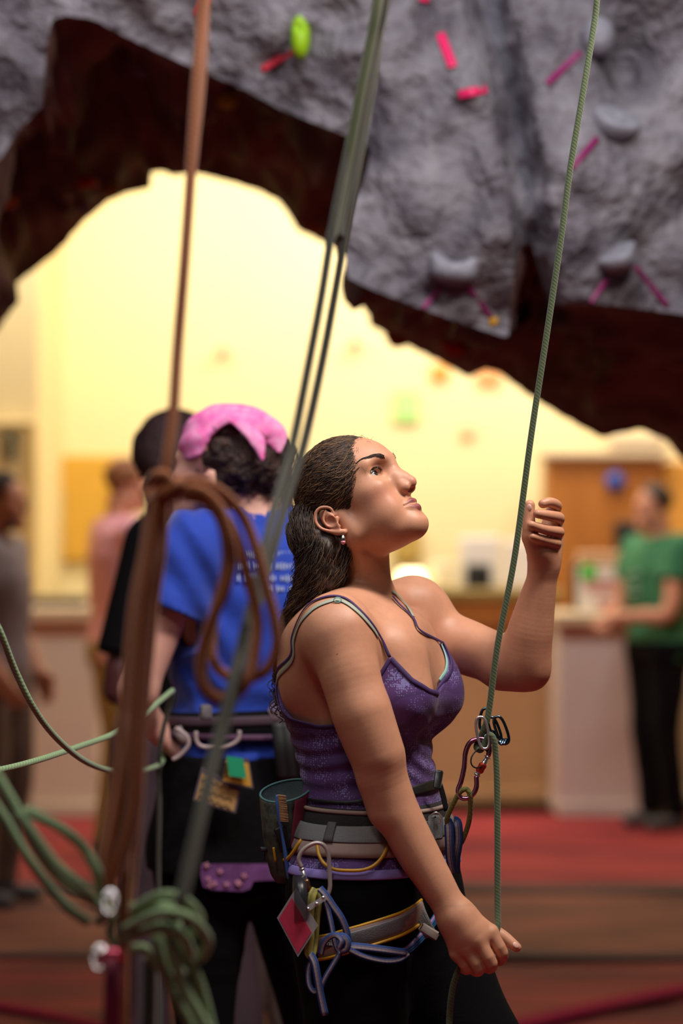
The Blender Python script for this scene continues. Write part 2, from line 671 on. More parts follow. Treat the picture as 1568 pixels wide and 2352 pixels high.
# ================================================================== climbing wall: an arch with grey face and brown soffit
YF, YR = 5.9, 7.5
front = [(-900, 1500), (-500, 900), (-250, 560), (-60, 400), (0, 365), (40, 300), (95, 245), (105, 110), (118, 45), (150, 35), (215, 45), (300, 90), (430, 150), (560, 205), (640, 250), (740, 290),
         (820, 320), (850, 345), (838, 400), (815, 460), (795, 560), (790, 610), (800, 640), (860, 668), (960, 706), (1060, 742), (1165, 776), (1172, 700), (1178, 620),
         (1195, 560), (1222, 560), (1240, 640), (1262, 700), (1300, 696), (1400, 700), (1568, 722), (1700, 760), (1900, 900), (2200, 1300), (2300, 1700)]
rear = [(-700, 1700), (-300, 1150), (-120, 900), (-10, 765), (20, 720), (45, 690), (30, 655), (90, 610), (140, 570), (190, 510), (250, 460), (300, 440), (345, 432), (348, 395), (375, 393), (395, 403),
        (450, 397), (540, 420), (600, 440), (640, 462), (665, 495), (680, 525), (720, 545), (755, 560), (790, 590), (800, 625), (845, 672), (848, 745), (930, 790), (1010, 830),
        (1075, 866), (1115, 848), (1145, 855), (1210, 905), (1290, 955), (1380, 1005), (1470, 985), (1530, 1010), (1568, 1060), (1700, 1130), (1880, 1300), (2000, 1800)]


def resample(pts, n):
    p = np.array(pts, float)
    d = np.concatenate([[0], np.cumsum(np.linalg.norm(np.diff(p, axis=0), axis=1))])
    s = np.linspace(0, d[-1], n)
    return np.stack([np.interp(s, d, p[:, 0]), np.interp(s, d, p[:, 1])], 1)


# grey rock material
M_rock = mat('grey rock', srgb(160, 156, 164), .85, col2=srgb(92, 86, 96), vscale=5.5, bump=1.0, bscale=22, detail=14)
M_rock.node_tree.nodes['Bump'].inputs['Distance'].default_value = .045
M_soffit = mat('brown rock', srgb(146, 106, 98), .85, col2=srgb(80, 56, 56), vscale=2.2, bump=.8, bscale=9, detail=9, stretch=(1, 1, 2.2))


def relief(px, py):
    """depth of the grey face (towards the camera is negative)"""
    x, y = px, py
    q = np.stack([x / 260, y / 260, x * 0], 1)
    r = .05 * fn(q, 2.4, 1) + .03 * fn(q, 6.0, 3) + .012 * fn(q, 14., 5)
    # crack line between the facets
    cx = np.interp(y, [-700, 0, 200, 400, 560, 800], [1060, 1120, 1168, 1210, 1225, 1240])
    wd = np.interp(y, [-200, 0, 560, 700], [42, 42, 36, 44])
    t = (x - cx) / wd
    r = r + .24 * np.exp(-t ** 4)
    r = r + .12 * np.clip((x - cx) / 200, 0, 1) - .0 * x
    # right facet bulge, left facet leaning
    r = r - .10 * np.exp(-((x - 1380) / 260.) ** 2 - ((y - 420) / 320.) ** 2)
    r = r + .14 * np.exp(-((x - 1440) / 60.) ** 2 - ((y - 160) / 120.) ** 2)
    r = r - .12 * np.exp(-((x - 1000) / 190.) ** 2 - ((y - 560) / 260.) ** 2)
    r = r + .18 * np.clip((850 - x) / 700, 0, 1) * np.clip((y) / 500, -1, 1)
    r = r - .0 * y
    return r


NB = 420
fr_ = resample(front, NB)
re_ = np.array(rear, float)
# match rear to front by arc fraction using landmark pairs
lf = [(0, 0), (5, 7), (9, 12), (11, 14), (14, 17), (17, 23), (21, 25), (23, 27), (26, 30), (30, 32), (33, 34), (35, 38), (39, 41)]
fp = np.array(front, float)
dF = np.concatenate([[0], np.cumsum(np.linalg.norm(np.diff(fp, axis=0), axis=1))])
dR = np.concatenate([[0], np.cumsum(np.linalg.norm(np.diff(re_, axis=0), axis=1))])
sF = np.linspace(0, dF[-1], NB)
sR = np.interp(sF, [dF[a] for a, b in lf], [dR[b] for a, b in lf])
rr_ = np.stack([np.interp(sR, dR, re_[:, 0]), np.interp(sR, dR, re_[:, 1])], 1)
jit = np.stack([n3(np.stack([sF / 40, sF * 0, sF * 0], 1), 3, 1), n3(np.stack([sF / 40, sF * 0, sF * 0], 1), 4, 2)], 1)
fr_ = fr_ + jit * 2.0
rr_ = rr_ + jit[:, ::-1] * 2.5


def PP(px, py, Y):
    return np.stack([(px - 784) * Y / FPX, Y + px * 0, CAMZ - (py - 1244) * Y / FPX], 1)


# front face: triangulated inside its outline
from mathutils.geometry import delaunay_2d_cdt


def face_Y(px, py):
    return YF + relief(px, py) - .30 * np.clip((700 - py) / 2600, -.4, 1)


Ffront = [PP(fr_[:, 0], fr_[:, 1], face_Y(fr_[:, 0], fr_[:, 1]))]
outline = [tuple(p) for p in fr_] + [(2300 + 380 * 0, -1900), (-900, -1900)]
inner = []
for gx in list(range(-880, 2290, 24)):
    for gy in list(range(-400, 1500, 22)) + list(range(-1880, -400, 80)):
        inner.append((gx + random.uniform(-6, 6), gy + random.uniform(-6, 6)))
vs = [Vector(p) for p in outline + inner]
no = len(outline)
r_ = delaunay_2d_cdt(vs, [], [list(range(no))], 2, 1e-3)
v2 = np.array([(v.x, v.y) for v in r_[0]])
V = PP(v2[:, 0], v2[:, 1], face_Y(v2[:, 0], v2[:, 1]))
Fc = [tuple(f) for f in r_[2]]
cw = empty('climbing_wall', (0, YF, 0), 'grey rock textured climbing wall with brown underside arching over the lobby opening', 'climbing wall')
add('rock_face', V, Fc, M_rock, cw)
# soffit: from the front edge back to the rear edge, bulging
NS = 40
rows = []
e0 = Ffront[0]; Yend = np.full(NB, YR)
e1 = PP(rr_[:, 0], rr_[:, 1], YR)
for i in range(NS):
    t = i / (NS - 1)
    p = e0 * (1 - t) + e1 * t
    b = math.sin(math.pi * t)
    q = np.stack([sF / 130, np.full(NB, t * 5), sF * 0], 1)
    nrm = .16 * n3(q, 1.3, 4) + .07 * n3(q, 3.3, 9) + .03 * n3(q, 8, 2)
    up = A(0, 0, 1)
    cen_ = A(-.35, 6.6, 1.3)
    dirv = p - cen_; dirv[:, 1] = 0; dirv /= np.linalg.norm(dirv, axis=1)[:, None]
    p = p + dirv * (nrm * b + .05 * b)[:, None]
    rows.append(p)
S_ = np.array(rows)
V = S_.reshape(-1, 3)
Fc = [(i * NB + j, (i + 1) * NB + j, (i + 1) * NB + j + 1, i * NB + j + 1) for i in range(NS - 1) for j in range(NB - 1)]
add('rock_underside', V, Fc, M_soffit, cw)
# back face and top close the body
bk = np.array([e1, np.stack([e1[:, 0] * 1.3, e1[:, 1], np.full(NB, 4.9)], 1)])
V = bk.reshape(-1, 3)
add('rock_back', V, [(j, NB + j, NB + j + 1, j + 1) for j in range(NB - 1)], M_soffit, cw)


def wallpt(px, py, out=.0):
    """a point on the grey face behind a pixel"""
    a = np.array([float(px)]); b = np.array([float(py)])
    Y = YF + relief(a, b)[0] - .30 * np.clip((700 - py) / 2600, -.4, 1)
    return P(px, py, Y - out)


def face_ops(c, ops, name, m, label, group=None, h=.006, disp=None, cat='climbing hold'):
    lo = c - .16; hi = c + .16
    V, Fq = nets(ops, lo, hi, h, disp=disp)
    return tag(add(name, V, Fq, m), label, cat, group)


M_hold = mat('grey resin', srgb(150, 150, 162), .6, var=.12, vscale=30, bump=.3, bscale=90)
M_green = mat('lime resin', srgb(165, 215, 30), .45, var=.06, bump=.2, bscale=60)
M_tapepink = mat('hot pink tape', srgb(245, 40, 110), .5)
M_tapered = mat('coral tape', srgb(225, 60, 80), .5)
M_tapepurple = mat('purple tape', srgb(140, 30, 100), .5)
M_tapeyellow = mat('yellow tape', srgb(220, 160, 20), .5)

def plane(c0, n):
    n = A(*n); n /= np.linalg.norm(n); c0 = np.asarray(c0)
    return (lambda p: -((p - c0) @ n), c0, 9.0)


c = wallpt(690, 85)
o = face_ops(c, [('u', ell(c + A(0, -.02, -.01), (.024, .035, .048)), .01), ('u', ell(c + A(.0, -.015, .035), (.017, .028, .034)), .02), ('s', ell(c + A(-.004, -.05, .012), (.011, .012, .009)), .006)],
             'climbing_hold', M_green, 'lime green climbing hold with red tape beside it, high on the grey wall', h=.004)
c = wallpt(1040, 618)
face_ops(c, [('u', ell(c + A(0, -.03, -.008), (.060, .055, .036), rot(0, 6, 0)), .01), ('u', ell(c + A(-.040, -.03, .016), (.020, .04, .022), rot(0, -30, 0)), .015), ('u', ell(c + A(.044, -.03, .010), (.018, .04, .018)), .015), ('s', ell(c + A(.002, -.07, .028), (.040, .05, .020)), .006)],
         'climbing_hold', M_hold, 'grey cupped climbing hold above two purple tape strips and a yellow tape square')
c = wallpt(1412, 276)
face_ops(c, [('u', ell(c + A(0, -.03, -.006), (.060, .060, .050), rot(0, 20, 0)), .01), ('s', plane(c + A(0, -.045, .004), (.30, -.55, .80)), .006), ('s', sph(c + A(.0, -.052, .0), .009), .003)],
         'climbing_hold', M_hold, 'grey half dome climbing hold with pale flat top, right of the long rope')
c = wallpt(1418, 585)
face_ops(c, [('u', ell(c + A(0, -.03, -.004), (.056, .060, .044), rot(0, -24, 0)), .01), ('s', plane(c + A(0, -.045, .006), (-.38, -.35, .85)), .006), ('s', plane(c + A(.040, -.03, 0), (.9, -.3, .1)), .006)],
         'climbing_hold', M_hold, 'grey wedge climbing hold between two spread purple tape strips at the right')
c = wallpt(1372, 88)
face_ops(c, [('u', ell(c + A(0, -.02, .0), (.040, .045, .048)), .01), ('s', sph(c + A(.0, -.07, -.01), .01), .004)],
         'climbing_hold', M_hold, 'round grey climbing hold partly behind the long rope near the top')


def strip(p, q, wid, m, label, cat='tape', name='tape_strip'):
    a = wallpt(*p, .006); b = wallpt(*q, .006)
    mid = wallpt((p[0] + q[0]) / 2, (p[1] + q[1]) / 2, .008)
    V, F, U = tube(catmull([a, mid, b], 6), .0012, seg=8, ref=A(0, -1, 0), rx=wid / 2)
    return tag(add(name, V, F, m), label, cat)


strip((600, 160), (672, 118), .017, M_tapered, 'coral red tape strip left of the lime green hold')
strip((1010, 76), (1040, 154), .024, M_tapepink, 'hot pink tape strip standing upright on the grey wall')
strip((1052, 218), (1118, 204), .022, M_tapepink, 'hot pink tape strip lying flat below the upright one')
strip((962, -8), (984, -2), .02, M_tapepink, 'hot pink tape scrap at the top edge above the upright pink strip')
strip((1332, 120), (1256, 192), .018, M_tapepurple, 'purple tape strip under the round grey hold near the top')
strip((1372, 316), (1312, 386), .016, M_tapepurple, 'purple tape strip hanging from the half dome hold')
strip((1012, 655), (972, 708), .013, M_tapepurple, 'left purple tape strip under the grey cupped hold')
strip((1072, 655), (1128, 730), .013, M_tapepurple, 'right purple tape strip under the grey cupped hold, ending in yellow')
strip((1124, 742), (1142, 734), .018, M_tapeyellow, 'yellow tape square at the end of a purple strip')
strip((1394, 640), (1356, 694), .013, M_tapepurple, 'left purple tape strip under the wedge hold at the right')
strip((1458, 612), (1534, 704), .013, M_tapepurple, 'right purple tape strip under the wedge hold at the right')
strip((446, 34), (476, -8), .022, M_tapered, 'coral red tape strip partly behind the orange rope at the top')


# dim coloured holds under the arch, on the brown underside
def soffit_blob(px, py, r, m, label):
    d = P(px, py, 1) - A(0, 0, CAMZ)
    d /= np.linalg.norm(d)
    allp = S_.reshape(-1, 3) - A(0, 0, CAMZ)
    t = allp @ d
    dist = np.linalg.norm(allp - t[:, None] * d, axis=1)
    i = np.argmin(dist + .004 * t)
    c = allp[i] + A(0, 0, CAMZ)
    V, F = nets([('u', ell(c, r, rot(10, 20, 30)), .01), ('u', ell(c + A(.01, -.01, -.01), np.array(r) * .7, rot(0, -20, 0)), .02)], c - .12, c + .12, .008)
    tag(add('climbing_hold', V, F, m), label, 'climbing hold')


mk = lambda n, c: mat(n, srgb(*c), .6)
soffit_blob(515, 218, (.035, .03, .022), mk('yellow resin', (190, 160, 20)), 'yellow climbing hold under the arch right of the orange rope')
soffit_blob(320, 152, (.045, .03, .028), mk('mauve resin', (120, 110, 160)), 'mauve climbing hold at the top of the brown underside')
soffit_blob(190, 405, (.05, .03, .016), mk('red resin', (190, 40, 40)), 'red climbing hold low on the left side of the arch')
soffit_blob(250, 425, (.03, .03, .022), mk('mustard resin', (170, 120, 20)), 'mustard climbing hold beside the red one in the arch')
soffit_blob(186, 462, (.02, .02, .02), mk('blue resin', (60, 80, 180)), 'small blue climbing hold on the left side of the arch')
soffit_blob(15, 455, (.035, .03, .02), mk('orange resin', (220, 90, 20)), 'orange climbing hold at the left edge of the arch')
soffit_blob(715, 515, (.05, .03, .012), mk('amber resin', (190, 90, 20)), 'long amber climbing hold at the tip of the brown underside')
soffit_blob(1045, 800, (.04, .03, .02), mk('crimson resin', (200, 30, 30)), 'crimson climbing hold on the brown underside below the cupped hold')
soffit_blob(905, 780, (.04, .03, .018), mk('rust resin', (190, 80, 20)), 'rust coloured climbing hold near the lower edge of the arch')

# ================================================================== the lobby
YC = 13.2
M_cream = mat('cream laminate', srgb(222, 200, 165), .45, var=.03)
M_grey = mat('grey beige panel', srgb(222, 208, 188), .6, var=.04, vscale=2)
M_pinkpanel = mat('pinkish panel', srgb(218, 202, 196), .6, var=.04, vscale=2)
M_wood = mat('orange wood', srgb(184, 116, 44), .5, col2=srgb(160, 94, 30), vscale=3, stretch=(1, 1, .2))
M_wood2 = mat('tan wood front', srgb(204, 164, 118), .5, col2=srgb(188, 146, 100), vscale=2, stretch=(1, 1, .2))
M_olive = mat('olive counter edge', srgb(150, 125, 60), .5, var=.05)
M_white = mat('white card', srgb(240, 232, 225), .6)
M_black = mat('black plastic', (.012, .012, .012), .5)


def pbox(mb, x0, x1, y0, y1, Y, depth, bev=.01):
    a = P(x0, y1, Y); b = P(x1, y0, Y)
    mb.box(((a[0] + b[0]) / 2, Y + depth / 2, (a[2] + b[2]) / 2), (b[0] - a[0], depth, b[2] - a[2]), bev=bev)
    return mb


def counter(x0, x1, ytop, ytop2, Y, depth, mtop, mfront, label, shelf=None):
    t = empty('reception_counter', (P((x0 + x1) / 2, 0, Y)[0], Y + depth / 2, 0), label, 'counter')
    a = P(x0, ytop2, Y); b = P(x1, ytop2, Y)
    zt = P(0, ytop, Y)[2]; zb = a[2]
    mb = MB().box(((a[0] + b[0]) / 2, Y + depth / 2 - .03, (zt + zb) / 2), (b[0] - a[0] + .06, depth + .06, zt - zb), bev=.012)
    mb.build('worktop', mtop, t, smooth=False)
    mb = MB().box(((a[0] + b[0]) / 2, Y + depth / 2 + .02, zb / 2 - .003), (b[0] - a[0], depth - .04, zb - .004), bev=.004)
    mb.build('front_panel', mfront, t, smooth=False)
    mb = MB().box(((a[0] + b[0]) / 2, Y + depth / 2 + .0, .04), (b[0] - a[0] + .01, depth - .02, .07), bev=.004)
    mb.build('plinth', mfront, t, smooth=False)
    return t


counter(-60, 222, 1394, 1428, 12.6, .6, M_cream, M_grey, 'low grey-beige reception counter with cream top at the left')
ct = counter(236, 1278, 1352, 1380, 13.3, .5, M_olive, M_wood2, 'long tan wood reception counter behind the belaying person')
mb = MB(); pbox(mb, 232, 1282, 1381, 1440, 13.27, .03, .003); mb.build('trim_board', M_wood, ct, smooth=False)
counter(1284, 1490, 1406, 1436, 12.6, .6, M_cream, M_pinkpanel, 'pinkish reception counter with cream top at the right')
counter(1496, 1800, 1400, 1430, 13.3, .5, M_cream, M_grey, 'counter end behind the person in the green shirt')

# tall wooden cabinet / partition at the right
t = empty('wood_partition', (P(1480, 0, 14.0)[0], 14.1, 0), 'tall orange wood partition behind the person in the green shirt', 'partition')
mb = MB(); pbox(mb, 1256, 1520, 1048, 1810, 13.95, .35); mb.build('panel', M_wood, t, smooth=False)
mb = MB(); pbox(mb, 1246, 1545, 1034, 1052, 13.9, .42); mb.build('top_rail', M_cream, t, smooth=False)
mb = MB(); pbox(mb, 1522, 1700, 1060, 1810, 14.0, .3); mb.build('side_panel', mat('pale orange wood', srgb(226, 160, 66), .5, var=.05), t, smooth=False)
mb = MB(); pbox(mb, 1412, 1465, 1198, 1258, 13.9, .06); mb.build('opening', M_black, t, smooth=False)
mb = MB()
th = np.linspace(0, 2 * np.pi, 25)[:-1]
cc = P(1412, 1106, 13.93)
mb.tube([cc, cc - A(0, .012, 0)], [.055, .055], seg=28)
tag(mb.build('round_sign', mat('blue enamel', srgb(40, 70, 160), .4), None), 'round blue sign on the tall wood partition', 'sign')
mb = MB(); pbox(mb, 1398, 1530, 1000, 1032, 13.9, .3, .02)
tag(mb.build('cardboard_box', M_cream, None, smooth=False), 'long pale box lying on top of the wood partition', 'box')

# papers, lamp and clutter on the long counter
Yc = 13.5


def clutter(x0, x1, y0, y1, Y, d, m, name, label, cat, bev=.012):
    mb = MB(); pbox(mb, x0, x1, y0, y1, Y, d, bev)
    return tag(mb.build(name, m, None, smooth=False), label, cat)


ZT = P(0, 1352, 13.3)[2]
ytopc = lambda Y: 1244 + (CAMZ - ZT) * FPX / Y
M_lamp = mat('lit lamp shade', (1, .9, .6), .5, emit=(1, .86, .45), estr=5)
t = empty('table_lamp', P(944, ytopc(13.5), 13.5), 'glowing white table lamp on the long counter right of the belayers neck', 'lamp')
cb = P(944, ytopc(13.5), 13.5)
mb = MB().tube([cb, cb + A(0, 0, .012), cb + A(0, 0, .014), cb + A(0, 0, .05)], [.05, .045, .01, .01], seg=16); mb.build('base', M_black, t)
mb = MB().tube([cb + A(0, 0, .03), cb + A(0, 0, .10)], [.085, .06], seg=24); mb.build('lamp_shade', M_lamp, t)
clutter(1055, 1150, 1232, ytopc(13.6), 13.6, .05, M_white, 'picture_board', 'white board standing on the long counter left of the monitor', 'board')
clutter(1070, 1128, 1295, ytopc(13.42), 13.42, .12, M_black, 'desk_monitor', 'small black monitor on the long counter', 'monitor')
clutter(1160, 1250, 1240, ytopc(13.6), 13.6, .05, M_white, 'paper_stack', 'tall white sheets standing on the counter behind the long rope', 'paper')
clutter(985, 1040, 1290, ytopc(13.55), 13.55, .10, mat('cream box', srgb(240, 225, 190), .7), 'small_box', 'small cream box on the counter beside the lamp', 'box')
clutter(905, 968, 1218, 1290, 14.44, .05, mat('notice sheet', srgb(190, 160, 80), .7), 'notice_board', 'small dark yellow notice on the lobby wall right of the belayers neck', 'notice')
clutter(905, 962, 895, 965, 14.46, .02, mat('pale green paper', srgb(190, 250, 150), .7), 'paper_notice', 'pale green paper notice on the yellow lobby wall', 'notice', .002)
clutter(1058, 1090, 975, 1000, 14.46, .02, mat('pale pink paper', srgb(250, 205, 160), .7), 'paper_notice', 'small faint pink paper notice on the yellow lobby wall', 'notice', .002)
for x, y, l in ((513, 804, 'small grey wall bracket on the lobby wall left of the double rope'), (818, 786, 'small grey wall bracket on the lobby wall right of the double rope')):
    c = P(x, y, 14.45)
    mb = MB().tube([c + A(0, .05, 0), c + A(0, -.04, 0), c + A(0, -.06, -.01)], [.028, .028, .012], seg=14)
    tag(mb.build('wall_bracket', mat('dull metal', (.45, .42, .3), .5), None), l, 'bracket')
for x0, x1, y0, y1, c, l in ((990, 1030, 838, 870, (235, 160, 60), 'orange paper shape high on the lobby wall under the arch tip'), (1095, 1150, 850, 880, (240, 170, 110), 'peach paper shape high on the lobby wall right of the arch tip')):
    clutter(x0, x1, y0, y1, 14.46, .02, mat('paper', srgb(*c), .7), 'paper_notice', l, 'notice', .002)

# notice board left
t = empty('notice_board', P(195, 1165, 14.45), 'orange notice board with pinned sheets on the lobby wall behind the pink shirt', 'notice board')
mb = MB(); pbox(mb, 100, 300, 1046, 1288, 14.44, .05, .01); mb.build('board', mat('orange cork', srgb(222, 172, 60), .8, var=.05), t, smooth=False)
mb = MB(); pbox(mb, 112, 146, 1130, 1205, 14.43, .012, .002); mb.build('sheet', mat('grey sheet', srgb(206, 190, 140), .7), t, smooth=False)
mb = MB(); pbox(mb, 120, 150, 1215, 1262, 14.43, .012, .002); mb.build('sheet', mat('tan sheet', srgb(210, 170, 90), .7), t, smooth=False)
clutter(268, 300, 1108, 1140, 14.40, .03, mat('yellow card', srgb(250, 215, 20), .6), 'price_card', 'bright yellow card on the notice board edge by the pink shirted person', 'card', .003)

# framed doorway at far left
t = empty('door_1', (P(30, 0, 13.2)[0], 13.25, 0)); t['kind'] = 'structure'
fm = mat('brass frame', srgb(206, 176, 112), .5)
fz = P(0, 972, 13.22)[2]
mb = MB()
for x in (-28, 68):
    a = P(x, 972, 13.22); mb.box((a[0], 13.24, fz / 2), (.07, .08, fz), bev=.005)
mb.build('door_frame', fm, t, smooth=False)
mb = MB(); pbox(mb, -32, 74, 966, 984, 13.2, .08); mb.build('door_head', fm, t, smooth=False)
mb = MB(); a = P(20, 1100, 13.22); mb.box((a[0], 13.26, fz / 2), (.22 * .9, .02, fz - .02), bev=.002)
mb.build('door_leaf', mat('pale door', srgb(236, 214, 160), .7), t, smooth=False)
clutter(12, 32, 988, 1060, 13.16, .06, mat('dark green metal', (.05, .06, .03), .6), 'door_closer', 'dark upright door closer in the far left doorway', 'door closer')
clutter(40, 200, 1370, 1392, 12.75, .22, mat('dark brown leather', (.07, .035, .012), .6), 'folded_bag', 'flat dark brown bag lying on the left counter', 'bag', .03)

# sign and monitor on the right counter
t = empty('counter_sign', P(1388, 1405, 12.7), 'white sign with red writing on the right counter, green sticker at its corner', 'sign')
mb = MB(); pbox(mb, 1326, 1446, 1302, 1404, 12.7, .03, .004); mb.build('board', M_white, t, smooth=False)
mb = MB(); pbox(mb, 1334, 1368, 1298, 1330, 12.685, .012, .002); mb.build('sticker', mat('green sticker', srgb(70, 220, 70), .6), t, smooth=False)
mred = mat('red ink', srgb(210, 90, 80), .7)
for k, (x0, x1, y) in enumerate(((1345, 1428, 1340), (1352, 1420, 1356), (1372, 1420, 1384), (1380, 1412, 1396))):
    mb = MB()
    x = x0
    while x < x1:
        wch = random.choice((7, 9, 11))
        pbox(mb, x, x + wch, y - 5, y + 5, 12.692, .006, .0); x += wch + 4
    mb.build('writing', mred, t, smooth=False)
clutter(1330, 1446, 1268, 1402, 12.85, .2, mat('dusty pink plastic', srgb(205, 160, 120), .6), 'cash_register', 'dusty pink register top behind the white counter sign', 'cash register')
clutter(1316, 1330, 1290, 1404, 12.74, .1, M_black, 'card_rack', 'black upright rack beside the white counter sign', 'rack')
# ================================================================== the belaying woman
YAW = math.radians(23)
WF = A(math.cos(YAW), -math.sin(YAW), 0)
WL = A(math.sin(YAW), math.cos(YAW), 0)
WU = A(0, 0, 1)
WO = P(845, 1244, 4.08); WO[2] = 0
zof = lambda py, Y=4.08: CAMZ - (py - 1244) * Y / FPX


def TW(a, l, z):
    return WO + WF * a + WL * l + WU * z


# torso silhouettes, row: py, left px, right px, half breadth in m
rows_ = [(1395, 735, 900, .085), (1425, 690, 950, .125), (1450, 672, 958, .138), (1480, 662, 962, .140), (1540, 658, 968, .138), (1600, 661, 972, .134), (1650, 669, 972, .128),
         (1700, 684, 977, .121), (1750, 699, 985, .118), (1800, 710, 993, .120), (1860, 712, 1008, .135), (1920, 709, 1024, .152), (1980, 708, 1034, .163), (2040, 712, 1032, .165), (2085, 722, 1016, .155)]
zs, cxs, Afs, Bs = [], [], [], []
for py, xl, xr, B_ in rows_:
    hw = (xr - xl) / 2 * 4.08 / FPX
    c = (xl + xr) / 2
    zs.append(zof(py)); cxs.append((c - 845) * 4.08 / FPX / math.cos(YAW))
    Afs.append(math.sqrt(max(hw ** 2 - (B_ * math.sin(YAW)) ** 2, .0004)) / math.cos(YAW)); Bs.append(B_)
zero = [0] * len(zs)
torso = [('u', sweep(zs, cxs, zero, Afs, Afs, Bs, WO, WF, WL, 2.25), .01)]
bust = [('u', ell(TW(.080, -.068, zof(1592)), (.060, .062, .062), rot(0, 0, -23)), .035),
        ('u', ell(TW(.078, .068, zof(1592)), (.060, .062, .062), rot(0, 0, -23)), .035),
        ('u', ell(TW(.055, 0, zof(1500)), (.055, .10, .08), rot(0, 0, -23)), .05)]
# shoulder girdle, neck
SHN = P(778, 1462, 3.925); SHF = P(958, 1412, 4.225)
neck0, neck1, neck2 = P(826, 1392, 4.10), P(833, 1325, 4.095), P(826, 1250, 4.085)
girdle = [('u', rc(P(806, 1400, 4.04), P(768, 1432, 3.955), .040, .044), .05),
          ('u', rc(P(840, 1392, 4.14), P(938, 1388, 4.215), .036, .042), .045),
          ('u', ell(SHN + A(-.004, .006, .0), (.056, .052, .060)), .045),
          ('u', ell(P(715, 1510, 4.02), (.048, .060, .085), rot(0, 8, 0)), .05),
          ('u', ell(SHF, (.050, .048, .050)), .05),
          ('u', rc(P(835, 1445, 4.02), P(900, 1500, 3.99), .030, .036), .05),
          ('u', rc(P(815, 1418, 4.00), P(880, 1424, 4.08), .010, .009), .022)]
neck = chain([neck0, neck1, neck2], [.055, .0465, .049], .03)
neck += [('u', rc(P(898, 1408, 4.11), P(812, 1240, 4.02), .012, .013), .030)]     # sternomastoid
# near arm, hanging to the brake hand
armN_pts = [SHN, P(806, 1560, 3.905), P(832, 1650, 3.90), P(864, 1740, 3.90), P(902, 1832, 3.90), P(922, 1885, 3.90), P(957, 1955, 3.90), P(996, 2020, 3.895), P(1030, 2078, 3.89), P(1046, 2104, 3.888)]
armN = chain(armN_pts, [.053, .0490, .0455, .0405, .0345, .0355, .0345, .030, .0262, .0255], .02, sub=7)
armN += [('u', rc(P(838, 1640, 3.885), P(872, 1730, 3.885), .036, .034), .03),
         ('u', rc(P(868, 1800, 3.895), P(880, 1860, 3.898), .026, .024), .03)]
# far arm, bent up to the rope
ELF = P(1207, 1528, 4.12)
armF_pts = [SHF, P(1012, 1462, 4.215), P(1080, 1490, 4.19), P(1150, 1515, 4.15), ELF]
armF = chain(armF_pts, [.052, .0505, .0475, .0425, .0345], .03, sub=7)
foreF = [ELF, P(1214, 1470, 4.11), P(1228, 1400, 4.10), P(1243, 1335, 4.09), P(1250, 1292, 4.085)]
armF += chain(foreF, [.0345, .0400, .0335, .0262, .0232], .03, sub=7)
armF += [('u', rc(P(1222, 1548, 4.12), P(1150, 1545, 4.14), .018, .026), .03)]

# legs
hipN, hipF = TW(.0, -.085, zof(2040)), TW(.01, .085, zof(2040))
kneN, ankN = TW(.03, -.10, .48), TW(.0, -.10, .09)
kneF, ankF = TW(.245, .05, .46), TW(.20, .06, .09)
legs = chain([hipN, (hipN + kneN) / 2, kneN, ankN], [.100, .084, .060, .040], .05) + chain([hipF, (hipF + kneF) / 2, kneF, ankF], [.100, .082, .060, .040], .05)
legs += [('u', ell(TW(.018, -.078, zof(2060)), (.082, .080, .095)), .05), ('u', ell(TW(.018, .078, zof(2060)), (.082, .080, .095)), .05)]
feet = chain([ankN, ankN + A(-.03, 0, -.055), ankN + A(.13, -.03, -.06)], [.038, .03, .025], .03) + chain([ankF, ankF + A(-.03, 0, -.055), ankF + A(.13, -.03, -.06)], [.038, .03, .025], .03)

# ---- head (local: x forward, y her left, z up; origin between the ear canals)
hy, hp = math.radians(25), math.radians(34)
Hf = A(math.cos(hy) * math.cos(hp), -math.sin(hy) * math.cos(hp), math.sin(hp))
Hl = A(math.sin(hy), math.cos(hy), 0)
Hu = np.cross(Hf, Hl)
HR = np.stack([Hf, Hl, Hu], 1)              # columns: local axes in the world
HO = P(773, 1197, 4.0) + Hl * .074
H = lambda x, y, z: HO + HR @ A(x, y, z)
hR = lambda R=None: HR if R is None else HR @ R


def hell(x, y, z, r, R=None):
    return ell(H(x, y, z), r, hR(R))


def hrc(a, b, ra, rb):
    return rc(H(*a), H(*b), ra, rb)


head = [('u', hell(.020, 0, .062, (.079, .0715, .073)), .01),
        ('u', hell(.053, 0, .056, (.0600, .0560, .0555)), .03),
        ('u', hell(.050, 0, .000, (.0490, .0555, .058)), .03),
        ('u', hell(.060, 0, -.036, (.0440, .037, .040)), .02)]
for s_ in (-1, 1):
    head += [('u', hrc((.010, s_ * .048, -.029), (.083, s_ * .011, -.065), .0145, .0140), .025),
             ('u', hrc((.002, s_ * .057, .010), (.010, s_ * .048, -.031), .014, .0145), .02),
             ('u', hell(.065, s_ * .0435, .011, (.028, .0205, .019)), .018),
             ('u', hell(.056, s_ * .037, -.026, (.036, .024, .032)), .02)]
head += [('u', hell(.0885, 0, -.0662, (.0180, .0185, .0160)), .018),
         ('u', hell(.048, 0, -.058, (.046, .040, .021)), .02)]
EY = (.0782, .0335, .0368)
for s_ in (-1, 1):
    head += [('u', hrc((.1035, s_ * .010, .0525), (.084, s_ * .046, .0555), .0090, .0080), .014),
             ('s', hell(.106, s_ * .0335, .0365, (.0215, .0185, .0135)), .014),
             ('u', hell(EY[0], s_ * EY[1], EY[2], (.0142, .0152, .0142)), .005),
             ('u', hrc((.0925, s_ * .021, .0465), (.0855, s_ * .0470, .0440), .0030, .0028), .004),
             ('u', hrc((.0925, s_ * .021, .0285), (.0850, s_ * .0440, .0275), .0028, .0026), .006)]
